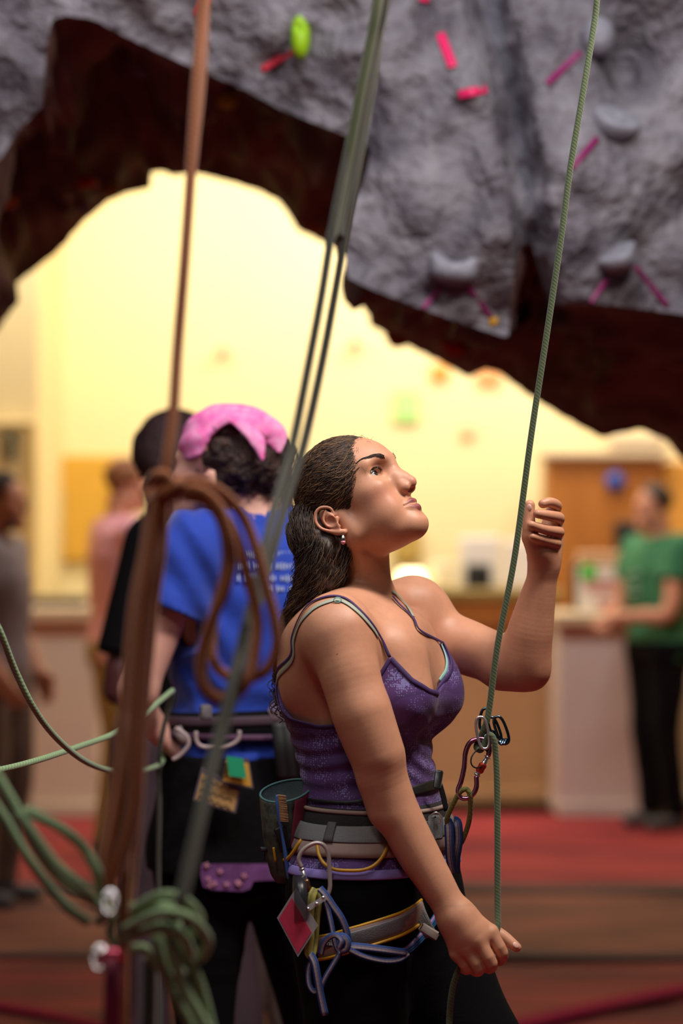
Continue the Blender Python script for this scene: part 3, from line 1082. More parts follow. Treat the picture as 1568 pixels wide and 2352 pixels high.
head += [('u', hrc((.1045, 0, .036), (.1150, 0, .010), .0080, .0078), .014),
         ('u', hrc((.1135, 0, .012), (.1195, 0, -.001), .0078, .0090), .010),
         ('u', sph(H(.1203, 0, -.0030), .0092), .006),
         ('u', hrc((.117, 0, -.009), (.1075, 0, -.0145), .0048, .0065), .006)]
for s_ in (-1, 1):
    head += [('u', hell(.1085, s_ * .0112, -.0058, (.0108, .0056, .0078), rot(0, 20, s_ * 12)), .006),
             ('u', hrc((.104, s_ * .010, .020), (.108, s_ * .011, -.004), .0075, .0065), .012),
             ('s', hell(.1140, s_ * .0062, -.0128, (.0048, .0027, .0038), rot(0, -15, 0)), .0015)]
# lips
UL = [(.1060, 0, -.0312), (.1062, .006, -.0298), (.1012, .0150, -.0320), (.0935, .0242, -.0345)]
LL = [(.1062, 0, -.0440), (.1044, .009, -.0432), (.1000, .0165, -.0395), (.0930, .0240, -.0352)]
ML = [(.1142, 0, -.0370), (.1112, .009, -.0362), (.1055, .0180, -.0352), (.0955, .0265, -.0350)]
lipU, lipL = [], []
for s_ in (-1, 1):
    f_ = lambda pts: [H(x, s_ * y, z) for x, y, z in pts]
    lipU += chain(f_(UL), [.0042, .0043, .0036, .0015], .006)
    lipL += chain(f_(LL), [.0052, .0052, .0040, .0014], .006)
head += lipU + lipL
for s_ in (-1, 1):
    pts = [H(x, s_ * y, z) for x, y, z in ML]
    head.append(('s', chain(pts, [.0020, .0016, .0012, .0008])[0][1], .003))
head += [('s', hrc((.117, 0, -.018), (.1155, 0, -.026), .004, .004), .010),
         ('s', hell(.120, 0, -.056, (.010, .014, .006)), .010)]
# eye openings: almond slot cut into the lids
for s_ in (-1, 1):
    head.append(('s', hell(EY[0] + .013, s_ * (EY[1] + .0005), EY[2] + .0006, (.012, .0162, .0082), rot(0, 0, s_ * 10)), .0012))
# ears
ears = []
for s_ in (-1, 1):
    e0 = lambda x, y, z: H(x, s_ * y, z)
    ears += [('u', ell(e0(-.012, .0735, .006), (.0155, .0050, .026), hR(rot(0, 0, s_ * 22) @ rot(0, -14, 0))), .006)]
    hel = [(.002, .0735, .012), (.003, .0765, .024), (-.008, .0815, .0325), (-.020, .0840, .030), (-.028, .0850, .018), (-.027, .0835, .004), (-.018, .0800, -.008), (-.008, .0765, -.017), (.000, .0735, -.0215)]
    ears += chain([e0(*p) for p in hel], [.0025, .0026, .0028, .0030, .0030, .0028, .0030, .0052, .0050], .003)
    ant = [(-.006, .0785, .024), (-.016, .0815, .014), (-.016, .0800, .002), (-.008, .0770, -.006), (.000, .0755, -.010)]
    ears += chain([e0(*p) for p in ant], [.0020, .0022, .0024, .0026, .0022], .003)
    ears += [('s', ell(e0(-.006, .083, .004), (.0095, .0080, .0085)), .003), ('u', ell(e0(.003, .0755, .002), (.0035, .0035, .0055)), .003)]

# ---- hands
def finger(pts, rad, k=.006):
    return chain(pts, rad, k)


# brake hand, closed round the rope
WN = P(1046, 2104, 3.888)
bh = [('u', rc(WN, P(1072, 2140, 3.885), .0255, .027), .02)]
mcpN = [P(1127, 2143, 3.880), P(1098, 2160, 3.868), P(1073, 2178, 3.872), P(1050, 2192, 3.882)]
pipN = [P(1152, 2188, 3.880), P(1127, 2212, 3.868), P(1098, 2224, 3.872), P(1071, 2224, 3.884)]
dipN = [P(1146, 2206, 3.906), P(1118, 2222, 3.898), P(1088, 2228, 3.902), P(1064, 2224, 3.910)]
tipN = [P(1126, 2188, 3.922), P(1100, 2196, 3.920), P(1078, 2204, 3.922), P(1062, 2204, 3.926)]
for i in range(4):
    r_ = (.0112, .0116, .0110, .0098)[i]
    bh += [('u', rc(P(1052, 2112, 3.890) + A(0, .0, 0), mcpN[i] + A(0, .006, 0), .019, r_ + .0025), .022)]
for i in range(4):
    r_ = (.0104, .0108, .0102, .0090)[i]
    bh += chain([mcpN[i], pipN[i], dipN[i], tipN[i]], [r_ + .0008, r_, r_ * .88, r_ * .8], .005)
bh += [('u', ell(P(1092, 2168, 3.905), (.028, .018, .026)), .015)]
thN = [P(1068, 2122, 3.900), P(1120, 2135, 3.915), P(1152, 2150, 3.912), P(1176, 2168, 3.906), P(1186, 2176, 3.904)]
bh += chain(thN, [.018, .0125, .0108, .0090, .0078], .012)
# guide hand, open round the rope
WFr = P(1250, 1292, 4.085)
gh = [('u', rc(WFr, P(1251, 1268, 4.083), .0232, .0235), .02),
      ('u', rc(P(1240, 1266, 4.065), P(1216, 1234, 4.052), .0190, .0120), .02)]
mcpF = [P(1268, 1176, 4.100), P(1274, 1200, 4.104), P(1274, 1224, 4.102), P(1270, 1246, 4.096)]
pipF = [P(1277, 1162, 4.066), P(1283, 1190, 4.064), P(1283, 1222, 4.062), P(1278, 1248, 4.062)]
dipF = [P(1262, 1154, 4.042), P(1258, 1184, 4.036), P(1252, 1216, 4.036), P(1248, 1240, 4.040)]
tipF = [P(1246, 1157, 4.034), P(1234, 1180, 4.026), P(1220, 1206, 4.024), P(1222, 1233, 4.026)]
for i in range(4):
    gh += [('u', rc(P(1250, 1272, 4.090), mcpF[i], .019, .0115), .016)]
    r_ = (.0098, .0100, .0094, .0082)[i]
    gh += chain([mcpF[i], pipF[i], dipF[i], tipF[i]], [r_ + .001, r_, r_ * .88, r_ * .76], .004)
thF = [P(1232, 1262, 4.060), P(1217, 1228, 4.046), P(1214, 1190, 4.046), P(1216, 1160, 4.046)]
gh += chain(thF, [.0160, .0125, .0105, .0088], .010)

upper = torso + bust + girdle + neck + armN + armF
bodyops = upper + legs + feet + head + ears + bh + gh
M_skin = mat('skin', srgb(204, 146, 114), .46, var=.05, vscale=40, bump=.06, bscale=600, sss=.10, spec=.4)
wom = empty('person', (WO[0], WO[1], 0), 'person in purple tank top looking up, holding the belay rope in both hands', 'person')
hc = H(.03, 0, .03)
hbx = lambda p, m: (np.abs((p - hc) @ HR) < A(.125, .10, .125) + m).all(1)
b1c = P(1100, 2160, 3.90); b2c = P(1245, 1225, 4.07)
bx1 = lambda p, m: (np.abs(p - b1c) < A(.085, .075, .062) + m).all(1)
bx2 = lambda p, m: (np.abs(p - b2c) < A(.055, .075, .062) + m).all(1)
sk = MB()
V, Fq = nets(bodyops, (-.20, 3.72, 0.02), (.42, 4.45, 1.69), .0026 if FINE else .005, keep=lambda p: ~(hbx(p, -.002) | bx1(p, -.002) | bx2(p, -.002)))
sk.put(V, Fq)
V, Fq = nets(bodyops, hc - .20, hc + .20, .00125 if FINE else .002, keep=lambda p: hbx(p, .0015))
sk.put(V, Fq)
for c_, bx in ((b1c, bx1), (b2c, bx2)):
    V, Fq = nets(bodyops, c_ - .10, c_ + .10, .0014 if FINE else .0022, keep=lambda p: bx(p, .0015))
    sk.put(V, Fq)
body = sk.build('body', M_skin, wom)


def add_mask(o, name, fn_):
    """a smooth 0..1 value stored per vertex (where lips or lashes tint the skin)"""
    n = len(o.data.vertices)
    co = np.zeros(n * 3); o.data.vertices.foreach_get('co', co)
    p = co.reshape(-1, 3) + root_loc(wom)
    v = np.zeros(n)
    near = hbx(p, 0)
    v[near] = fn_(p[near])
    at = o.data.attributes.new(name, 'FLOAT', 'POINT')
    at.data.foreach_set('value', v)


def lipmask(p):
    d = np.minimum(ev(lipU, p), ev(lipL, p))
    x = ((p - HO) @ HR)[:, 0]
    return np.clip((.0013 - d) / .0012, 0, 1) * (x > .09)


def flush(p):
    q = (p - HO) @ HR
    g = lambda c, s: np.exp(-(((q - c) / s) ** 2).sum(1))
    return np.clip(g(A(.075, -.045, -.004), .022) + g(A(.075, .045, -.004), .022) + 1.1 * g(A(.120, 0, -.004), .012) + .9 * g(A(-.015, -.082, .0), .022), 0, 1)


add_mask(body, 'lip', lipmask)
add_mask(body, 'flush', flush)
nt = M_skin.node_tree
bs = nt.nodes['Principled BSDF']
src = bs.inputs['Base Color'].links[0].from_socket
for nm_, col_, k_ in (('flush', srgb(206, 122, 104), .45), ('lip', srgb(138, 70, 74), .9)):
    at = nt.nodes.new('ShaderNodeAttribute'); at.attribute_name = nm_
    ml = nt.nodes.new('ShaderNodeMath'); ml.operation = 'MULTIPLY'; ml.inputs[1].default_value = k_
    nt.links.new(at.outputs['Fac'], ml.inputs[0])
    mx = nt.nodes.new('ShaderNodeMix'); mx.data_type = 'RGBA'
    nt.links.new(ml.outputs[0], mx.inputs['Factor']); nt.links.new(src, mx.inputs['A'])
    mx.inputs['B'].default_value = (*col_, 1)
    src = mx.outputs['Result']
nt.links.new(src, bs.inputs['Base Color'])
# ------------------------------------------------------------------ eyes, lips, brows, hair, clothes
M_eye = mat('eye white', srgb(205, 196, 194), .15)
M_iris = mat('iris', srgb(62, 54, 46), .1)
M_pupil = mat('pupil', (.005, .005, .005), .08)
M_lip = mat('lips', srgb(176, 100, 100), .38, var=.05, vscale=300, sss=.08)
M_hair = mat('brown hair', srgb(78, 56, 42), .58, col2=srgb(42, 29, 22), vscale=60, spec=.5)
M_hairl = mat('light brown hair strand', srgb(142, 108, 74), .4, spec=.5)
M_brow = mat('brow hair', srgb(58, 38, 30), .6)


def uvsphere(c, r, R=None, n=28, m_=18, zs=(0, 1)):
    th = np.linspace(0, 2 * np.pi, n, endpoint=False)
    ph = np.linspace(zs[0] * np.pi, zs[1] * np.pi, m_)
    V = np.array([[np.cos(p), np.sin(p) * np.cos(t), np.sin(p) * np.sin(t)] for p in ph for t in th])
    V = V * r
    if R is not None:
        V = V @ np.asarray(R).T
    F = [(i * n + k, i * n + (k + 1) % n, (i + 1) * n + (k + 1) % n, (i + 1) * n + k) for i in range(m_ - 1) for k in range(n)]
    return V + c, F


for s_ in (-1, 1):
    ec = H(EY[0] - .0002, s_ * EY[1], EY[2])
    gz = HR @ rot(0, -6, -9)          # gaze a little further up, towards the climber
    V, F = uvsphere(ec, .0125, gz)
    e_ = add('eye', V, F, M_eye, wom)
    V, F = uvsphere(ec + gz @ A(.0001, 0, 0), .01262, gz, zs=(0, .17)); add('iris', V, F, M_iris, e_)
    V, F = uvsphere(ec + gz @ A(.00015, 0, 0), .01268, gz, zs=(0, .075)); add('pupil', V, F, M_pupil, e_)
    # lashes and brow: short hairs along their lines
    t = np.linspace(0, 1, 30)
    zc = EY[2] + .0010 + .0056 * np.sin(np.pi * (t * .9 + .05))
    a = snap(head, np.array([H(EY[0] + .0150 - .0085 * u ** 2, s_ * (EY[1] - .0135 + .0275 * u), z) for u, z in zip(t, zc)]), .0003)
    mb = MB()
    mb.tube(a, .00085, seg=5)
    for i in range(30):
        b = a[i] + HR @ A(.0034, s_ * .0026 * (t[i] - .3), .0020)
        mb.tube([a[i], (a[i] + b) / 2 + HR @ A(.0006, 0, -.0010), b], [.00035, .00028, .0001], seg=4)
    mb.build('eyelashes', M_brow, wom)
    n_ = 330
    t = rng.random(n_)
    yy = np.interp(t, [0, .4, 1], [.0175 if s_ < 0 else .012, .032, .053])
    xx = np.interp(t, [0, .4, 1], [.108, .105, .078])
    zz = np.interp(t, [0, .45, 1], [.0555, .0615, .0620]) + rng.uniform(-1, 1, n_) * np.interp(t, [0, .15, .5, 1], [.0026, .0032, .0022, .0006])
    a = snap(head, HO + np.stack([xx, s_ * yy, zz], 1) @ HR.T, .0002)
    dirs = np.stack([-.35 - .3 * t, s_ * (.75 + 0 * t), np.interp(t, [0, .3, 1], [.8, .25, -.05])], 1) * .0062
    b = snap(head, a + dirs @ HR.T, .0006 if s_ < 0 else .0020)
    mb = MB()
    for i in range(n_):
        mb.tube([a[i], b[i]], [.00028, .00010], seg=3)
    mb.build('eyebrow', M_brow, wom)

# earring
c = H(-.001, -.0775, -.0250)
M_silver = mat('silver', (.75, .75, .75), .25, metal=1)
ring = empty('earring', c, 'silver earring with pink drop stone hanging from the belayers ear', 'earring')
mb = MB(); th = np.linspace(-.4, math.pi + .6, 14)
mb.tube([c + A(math.cos(t) * .002, 0, math.sin(t) * .003 + .0005) for t in th], .0004, seg=6)
mb.build('hook', M_silver, ring)
mb = MB(); mb.tube([c + A(0, 0, z) for z in (-.001, -.003, -.006, -.010, -.0125)], [.0004, .0018, .0038, .0044, .0030], seg=12)
mb.build('silver_drop', M_silver, ring)
mb = MB(); mb.tube([c + A(0, 0, z) for z in (-.0115, -.014, -.0165, -.018)], [.0040, .0040, .0026, .0006], seg=12)
mb.build('pink_stone', mat('pink stone', srgb(230, 140, 160), .2), ring)

# ---- hair: cap, side sweep and long curly tail
hl_z = [-.075, -.040, -.015, .004, .013, .027, .052, .070, .083, .107, .120, .150]
hl_x = [-.030, -.028, -.024, .004, .022, .030, .050, .061, .069, .083, .086, .080]


def hairclip(p, d):
    q = (p - HO) @ HR
    xh = np.interp(q[:, 2], hl_z, hl_x) + .55 * np.clip(q[:, 1], 0, .035)
    e = smax(d, (q[:, 0] - xh) * .75, .012)
    # clear the ear
    ear = np.sqrt(((q[:, 0] + .010) / .0215) ** 2 + ((q[:, 2] - .000) / .0295) ** 2) - 1
    e = smax(e, -(ear * .018), .006)
    return e


cap = [('u', hell(.017, 0, .062, (.0860, .0790, .0790)), .01), ('u', hell(-.022, 0, .022, (.048, .050, .052)), .03)]
TAIL = [H(-.048, -.010, .045), P(726, 1225, 4.045), P(742, 1265, 4.03), P(734, 1315, 4.025), P(716, 1360, 4.03), P(690, 1412, 4.04), P(672, 1465, 4.06), P(661, 1520, 4.075), P(652, 1570, 4.085), P(648, 1600, 4.09)]
TR = [.040, .040, .037, .033, .028, .024, .021, .018, .013, .004]
tailops = chain(TAIL, TR, .03)


def hdisp(p):
    q = (p - HO) @ HR
    u = q[:, 2] * 1.0 + q[:, 0] * .55
    return .0020 * np.sin(u * 420 + 3 * np.sin(q[:, 0] * 60)) + .0012 * np.sin(u * 900 + 5 * q[:, 1] * 40 + 2 * np.sin(q[:, 0] * 90))


V, Fq = nets(cap, H(-.01, 0, .05) - .15, H(-.01, 0, .05) + .15, .0020, clip=lambda p, d: hairclip(p, d + hdisp(p)))
mbh = MB().put(V, Fq)
V, Fq = nets(tailops, (-.18, 3.9, 1.15), (.06, 4.25, 1.6), .003, disp=lambda p: .004 * fn(p, 95, 5) + .003 * fn(p, 230, 1))
mbh.put(V, Fq)
hair = mbh.build('hair', M_hair, wom)
capall = cap


def strandset(n, matr, name, parent, rad=.00045, seed=1, layer=.002):
    """hairs swept from the hairline back over the skull to the gathering point"""
    R_ = np.random.default_rng(seed)
    U = R_.uniform
    m_ = 22
    t = np.linspace(0, 1, m_)
    side = np.where(R_.random(n) < .72, -1, 1)
    z0 = U(.008, .128, n)
    x0 = np.interp(z0, hl_z, hl_x) + .55 * np.where(side > 0, .02, 0) - U(0, .11, n) * (R_.random(n) < .65)
    y0 = side * .062 * (1 - (z0 / .15) ** 2) + U(-.02, .02, n)
    st = np.stack([x0, y0, z0], 1)
    clump = U(0, 1, n).round(1)
    en = np.stack([-.052 + U(-.012, .012, n), -.018 + U(-.030, .030, n), .006 + U(-.035, .045, n) + z0 * .25], 1)
    c0 = A(.017, 0, .052)
    a = st - c0; b = en - c0
    a /= np.linalg.norm(a, axis=1)[:, None]; b /= np.linalg.norm(b, axis=1)[:, None]
    om = np.arccos(np.clip((a * b).sum(1), -.98, .999))[:, None]
    D = (np.sin((1 - t) * om)[..., None] * a[:, None] + np.sin(t * om)[..., None] * b[:, None]) / np.sin(om)[..., None]
    D[:, :, 2] += .10 * np.sin(np.pi * t)
    q0 = c0 + D * .085
    pw = (HO + q0 @ HR.T).reshape(-1, 3)
    lay = np.repeat(U(0, layer, n), m_)
    for _ in range(5):
        pw = pw - grad(cap, pw) * ((ev(cap, pw) - .0004 - lay) * .85)[:, None]
    g = grad(cap, pw).reshape(n, m_, 3)
    pw = pw.reshape(n, m_, 3)
    sv = np.cross(np.gradient(pw, axis=1), g)
    sv /= np.linalg.norm(sv, axis=2)[..., None] + 1e-9
    # waves shared by neighbouring hairs so that they read as locks
    ph = n3(st, 60, 2) * 3 + U(-.5, .5, n)
    amp = np.sin(np.pi * t)[None] ** .5 * U(.0018, .0046, n)[:, None]
    w_ = np.sin(t[None] * (13 + 7 * om) + ph[:, None])
    w2 = np.cos(t[None] * (13 + 7 * om) + ph[:, None])
    pw = pw + sv * (w_ * amp)[..., None] + g * (np.maximum(w2, -.2) * amp * .5)[..., None]
    rr = rad * (.35 + .65 * np.sin(np.pi * (t * .85 + .1)))
    mb = MB()
    for k in range(n):
        mb.tube(pw[k], rr, seg=4, caps=False)
    return mb.build(name, matr, parent)


tl = catmull(TAIL, 10); trr = np.interp(np.linspace(0, 1, len(tl)), np.linspace(0, 1, len(TR)), TR)


def tailstrands(n, matr, name, parent, seed, rad=.00045, i_max=.72, fmin=.85):
    R_ = np.random.default_rng(seed)
    mb = MB()
    T, Na, Nb = frames(tl)
    for k in range(n):
        i0 = int(R_.uniform(0, i_max) * len(tl)); ln = int(R_.uniform(.18, .42) * len(tl))
        i1 = min(len(tl) - 1, i0 + ln)
        s = np.linspace(i0, i1, 34)
        ii = s.astype(int).clip(0, len(tl) - 1)
        c = np.stack([np.interp(s, np.arange(len(tl)), tl[:, j]) for j in range(3)], 1)
        r = np.interp(s, np.arange(len(tl)), trr)
        th = R_.uniform(0, 6.28) + R_.uniform(-.6, .6) * np.linspace(0, 1, 34)
        fl = R_.uniform(fmin, 1.16) + R_.uniform(0, .35) * np.linspace(0, 1, 34) ** 2
        p = c + (Na[ii] * np.cos(th)[:, None] + Nb[ii] * np.sin(th)[:, None]) * (r * fl)[:, None]
        cr = R_.uniform(.0020, .0062); f = R_.uniform(1.6, 3.8); ph = R_.uniform(0, 6)
        u = np.linspace(0, 1, 34)
        p = p + (Na[ii] * np.cos(u * f * 6.28 + ph)[:, None] + (T[ii] * .5 + Nb[ii]) * np.sin(u * f * 6.28 + ph)[:, None]) * cr
        p = catmull(p[::2], 2)
        if (np.linalg.norm(p - H(-.008, -.082, .002), axis=1) < .026).any():
            continue                                   # keep the ear clear
        mb.tube(p, rad * np.linspace(1, .35, len(p)), seg=4, caps=False)
    return mb.build(name, matr, parent)


NS1 = 1 if FINE else .35
strandset(int(2600 * NS1), M_hair, 'hair_strands', hair, .0008, 1)
strandset(int(620 * NS1), M_hairl, 'pale_hair_strands', hair, .00045, 2, .0028)  # paler brown strands over the darker hair
tailstrands(int(800 * NS1), M_hair, 'curls', hair, 3, .0007)
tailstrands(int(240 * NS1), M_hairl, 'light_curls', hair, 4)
tailstrands(int(640 * NS1), M_hair, 'nape_curls', hair, 6, .0008, .10, .96)
mb = MB(); R_ = np.random.default_rng(17)
for k in range(int(110 * NS1)):
    i = int(R_.uniform(.5, .97) * len(tl)); c = tl[i] + R_.normal(0, .006, 3) + A(-.004, 0, 0)
    r_ = R_.uniform(.004, .008); n_ = 30; th = np.linspace(0, R_.uniform(7, 15), n_); ph = R_.uniform(0, 6)
    drop = np.linspace(0, R_.uniform(.02, .05), n_); dr_ = A(R_.uniform(-.35, .1), R_.uniform(-.2, .2), -1)
    e1 = A(1, 0, 0); e2 = A(0, 1, .2)
    mb.tube(c + e1 * (np.cos(th + ph) * r_)[:, None] + e2 * (np.sin(th + ph) * r_)[:, None] + dr_ * drop[:, None], .0009, seg=4, caps=False)
mb.build('ringlets', M_hair, hair)
# wisps at the hairline and stray hairs along the crown
mb = MB(); R_ = np.random.default_rng(9)
U = R_.uniform
z0 = U(.05, .125, 110); yy = -.06 * (1 - (z0 / .14) ** 2) + U(-.01, .06, 110)
a0 = snap(cap, HO + np.stack([np.interp(z0, hl_z, hl_x) + .5 * np.clip(yy, 0, .035), yy, z0], 1) @ HR.T, .001)
for k in range(110):
    d = HR @ A(U(-.010, .012), U(-.008, .008), U(-.020, .004))
    mb.tube(catmull([a0[k], a0[k] + d * .5 + HR @ A(.002, 0, .003), a0[k] + d], 4), .00020, seg=3, caps=False)
D = np.stack([U(-.9, .2, 170), U(-.6, .6, 170), U(-.2, 1, 170)], 1); D /= np.linalg.norm(D, axis=1)[:, None]
a0 = snap(cap, HO + (A(.017, 0, .06) + D * .085) @ HR.T, .001)
for k in range(170):
    g = D[k] * U(.003, .010) + A(-.018, U(-.005, .005), -.006)
    mb.tube(catmull([a0[k], a0[k] + HR @ (g * .5 + D[k] * .003), a0[k] + HR @ g], 4), .00016, seg=3, caps=False)
mb.build('wisps', M_hair, hair)

# ---- tank top
M_tank = bpy.data.materials.new('purple print fabric')
M_tank.use_nodes = True
nt = M_tank.node_tree; bs = nt.nodes['Principled BSDF']
bs.inputs['Roughness'].default_value = .75
bs.inputs['Sheen Weight'].default_value = .08
tc = nt.nodes.new('ShaderNodeTexCoord')
vo = nt.nodes.new('ShaderNodeTexVoronoi'); vo.inputs['Scale'].default_value = 270; vo.inputs['Randomness'].default_value = .55
nt.links.new(tc.outputs['Object'], vo.inputs['Vector'])
nz = nt.nodes.new('ShaderNodeTexNoise'); nz.inputs['Scale'].default_value = 22; nz.inputs['Detail'].default_value = 3
nt.links.new(tc.outputs['Object'], nz.inputs['Vector'])
wv = nt.nodes.new('ShaderNodeTexWave'); wv.wave_type = 'RINGS'; wv.inputs['Scale'].default_value = 9; wv.inputs['Distortion'].default_value = 9; wv.inputs['Detail'].default_value = 1.5
nt.links.new(tc.outputs['Object'], wv.inputs['Vector'])
def mathn(op, a, b):
    m = nt.nodes.new('ShaderNodeMath'); m.operation = op
    for i, v in enumerate((a, b)):
        if isinstance(v, (int, float)):
            m.inputs[i].default_value = v
        else:
            nt.links.new(v, m.inputs[i])
    return m.outputs[0]
amp = mathn('MULTIPLY', mathn('SUBTRACT', nz.outputs['Fac'], .33), 1.25)
dot = mathn('LESS_THAN', vo.outputs['Distance'], mathn('MULTIPLY', amp, 1.35))
swl = mathn('MULTIPLY', mathn('LESS_THAN', wv.outputs['Fac'], .12), .45)
mx = nt.nodes.new('ShaderNodeMix'); mx.data_type = 'RGBA'
mx.inputs['A'].default_value = (*srgb(84, 50, 112), 1); mx.inputs['B'].default_value = (*srgb(58, 32, 82), 1)
nt.links.new(swl, mx.inputs['Factor'])
mx2 = nt.nodes.new('ShaderNodeMix'); mx2.data_type = 'RGBA'
nt.links.new(mx.outputs['Result'], mx2.inputs['A']); mx2.inputs['B'].default_value = (*srgb(140, 134, 190), 1)
nt.links.new(mathn('MULTIPLY', dot, .75), mx2.inputs['Factor'])
nt.links.new(mx2.outputs['Result'], bs.inputs['Base Color'])
M_bind = mat('dark purple binding', srgb(64, 40, 92), .7)
M_bra = mat('sage bra strap', srgb(165, 170, 150), .55)
M_mint = mat('mint lace', srgb(150, 200, 190), .6)

tors = torso + bust + [girdle[i] for i in (3, 5)]


def tl_of(p):
    q = p - WO
    return q @ WF, q @ WL, p[:, 2]


# height of the top edge round the body: lateral angle, 0 = front, -90 = near side
EDGE_A = [-180, -165, -157, -147, -134, -115, -100, -88, -76, -64, -50, -36, -22, -9, 4, 18, 32, 47, 62, 80, 100, 130, 147, 157, 180]
EDGE_Y = [1605, 1575, 1560, 1612, 1643, 1658, 1654, 1625, 1565, 1502, 1551, 1577, 1585, 1586, 1572, 1548, 1515, 1478, 1510, 1580, 1640, 1648, 1615, 1575, 1605]


def edge_z(p):
    a, l, z = tl_of(p)
    ang = np.degrees(np.arctan2(l, a - .03))
    py = np.interp(ang, EDGE_A, EDGE_Y)
    return zof(py)


def fold(p):
    a, l, z = tl_of(p)
    w_ = np.exp(-((z - zof(1740)) / .06) ** 2)
    return -(.0022 * np.sin(z * 210 + 6 * np.sin(l * 18 + a * 9)) * w_ + .0012 * fn(p, 60, 2))


hemz = lambda p: zof(1985) + 0 * p[:, 0]
tank_c = lambda p, d: smax(smax(np.maximum(d, -(d + .0075)), p[:, 2] - edge_z(p), .002), hemz(p) - p[:, 2], .002)
tkops = tors + [('u', ell(TW(.084, 0, zof(1606)), (.036, .062, .040), rot(0, 0, -23)), .03)] + legs
V, Fq = nets(tkops, (-.16, 3.8, zof(2010)), (.30, 4.36, zof(1440)), .0026 if FINE else .0036, off=.0062, clip=tank_c, disp=fold)
tank = add('tank_top', V, Fq, M_tank, wom)


def edge_pt(ang, py, off=.007, dr=0):
    """point on the torso at a lateral angle and image height"""
    z = zof(py)
    d = WF * math.cos(math.radians(ang)) + WL * math.sin(math.radians(ang))
    o = TW(.03, 0, z) + d * .30
    q, _ = march(tors, o[None], -d[None], off, 0, 70)
    return q[0]


def ribbon(mbx, pts, r, rx, ops, seg=8, sub=6, closed=False, lift=None):
    p = catmull(pts, sub, closed)
    if lift is not None:
        p = snap(ops, p, lift, 4)
    g = grad(ops, p)
    mbx.tube(p, r, seg=seg, ref=g, rx=rx, closed=closed)
    return mbx


mb = MB()
fr1 = [edge_pt(a, np.interp(a, EDGE_A, EDGE_Y)) for a in np.linspace(-64, 47, 34)]
ribbon(mb, fr1, .0016, .0042, tors)
bk1 = [edge_pt(a, np.interp(a, EDGE_A, EDGE_Y)) for a in list(np.linspace(-64, -180, 34)) + list(np.linspace(178, 47, 34))]
ribbon(mb, bk1, .0016, .0034, tors)
mb.build('binding', M_bind, tank)
mb = MB()
A_ = np.radians(np.linspace(-180, 174, 60))
o_ = np.array([TW(.02, 0, zof(1976)) + (WF * math.cos(a) + WL * math.sin(a)) * .34 for a in A_]); d_ = np.array([-(WF * math.cos(a) + WL * math.sin(a)) for a in A_])
hm, _ = march(tkops, o_, d_, .007, 0, 60)
ribbon(mb, list(hm), .0018, .0080, tkops, closed=True, sub=2)
mb.build('hem', mat('lavender hem', srgb(150, 132, 205), .7), tank)

# shoulder straps: seen points are taken on the shoulder's surface
shops = torso + bust + girdle + neck + armN[:1] + armF[:1]
npx = [(664, 1511), (670, 1466), (681, 1432), (692, 1409), (712, 1386), (737, 1374), (772, 1369), (796, 1376), (825, 1400), (852, 1430), (875, 1467)]
front_n = edge_pt(-64, 1500)
pn = [edge_pt(-157, 1560)] + list(onto(shops, npx, .0015)) + [front_n]
mb = MB(); ribbon(mb, pn, .0010, .0028, shops, lift=.0022); mb.build('shoulder_strap', M_bind, tank)
bpx = [(667, 1520), (675, 1466), (698, 1418), (723, 1395), (752, 1382), (775, 1377), (796, 1385), (819, 1402), (840, 1423), (855, 1441), (868, 1462)]
mb = MB(); ribbon(mb, [edge_pt(-150, 1570)] + list(onto(shops, bpx, .001)), .0008, .0046, shops, lift=.0014)
bra = mb.build('bra_strap', M_bra, wom)
cc_ = onto(shops, [(775, 1378)], .004)[0]
mb = MB(); th = np.linspace(0, 2 * np.pi, 13)[:-1]
mb.tube([cc_ + A(math.cos(t) * .0062, -.001, math.sin(t) * .0040) for t in th], .0009, seg=6, closed=True)
mb.build('strap_ring', M_mint, bra)
# far straps
fpx = [(903, 1370), (916, 1386), (931, 1400), (950, 1420), (966, 1448)]
far = list(onto(shops, fpx, .003))
front_f = edge_pt(47, 1478)
far_top = far[0] + A(-.012, .03, .012)
mb = MB(); p_ = catmull(far + [front_f], 6); mb.tube(p_, .0010, seg=8, ref=grad(shops, p_), rx=.0028); mb.build('shoulder_strap', M_bind, tank)
mb = MB(); ribbon(mb, [edge_pt(157, 1575), TW(-.095, .075, zof(1500)), TW(-.070, .085, zof(1420)), TW(-.045, .086, zof(1395))], .0010, .0028, shops, lift=.0022); mb.build('shoulder_strap', M_bind, tank)
p_ = catmull(list(onto(shops, [(901, 1357), (914, 1367), (928, 1382), (941, 1400), (950, 1416)], .0025)), 6)
mb = MB(); mb.tube(p_, .0008, seg=8, ref=grad(shops, p_), rx=.0034); mb.build('bra_strap', M_bra, wom)
mb = MB(); ribbon(mb, [edge_pt(a, np.interp(a, EDGE_A, EDGE_Y) - 5, .003) for a in np.linspace(8, 45, 8)], .0012, .0035, tors); mb.build('bra_edge', M_mint, wom)

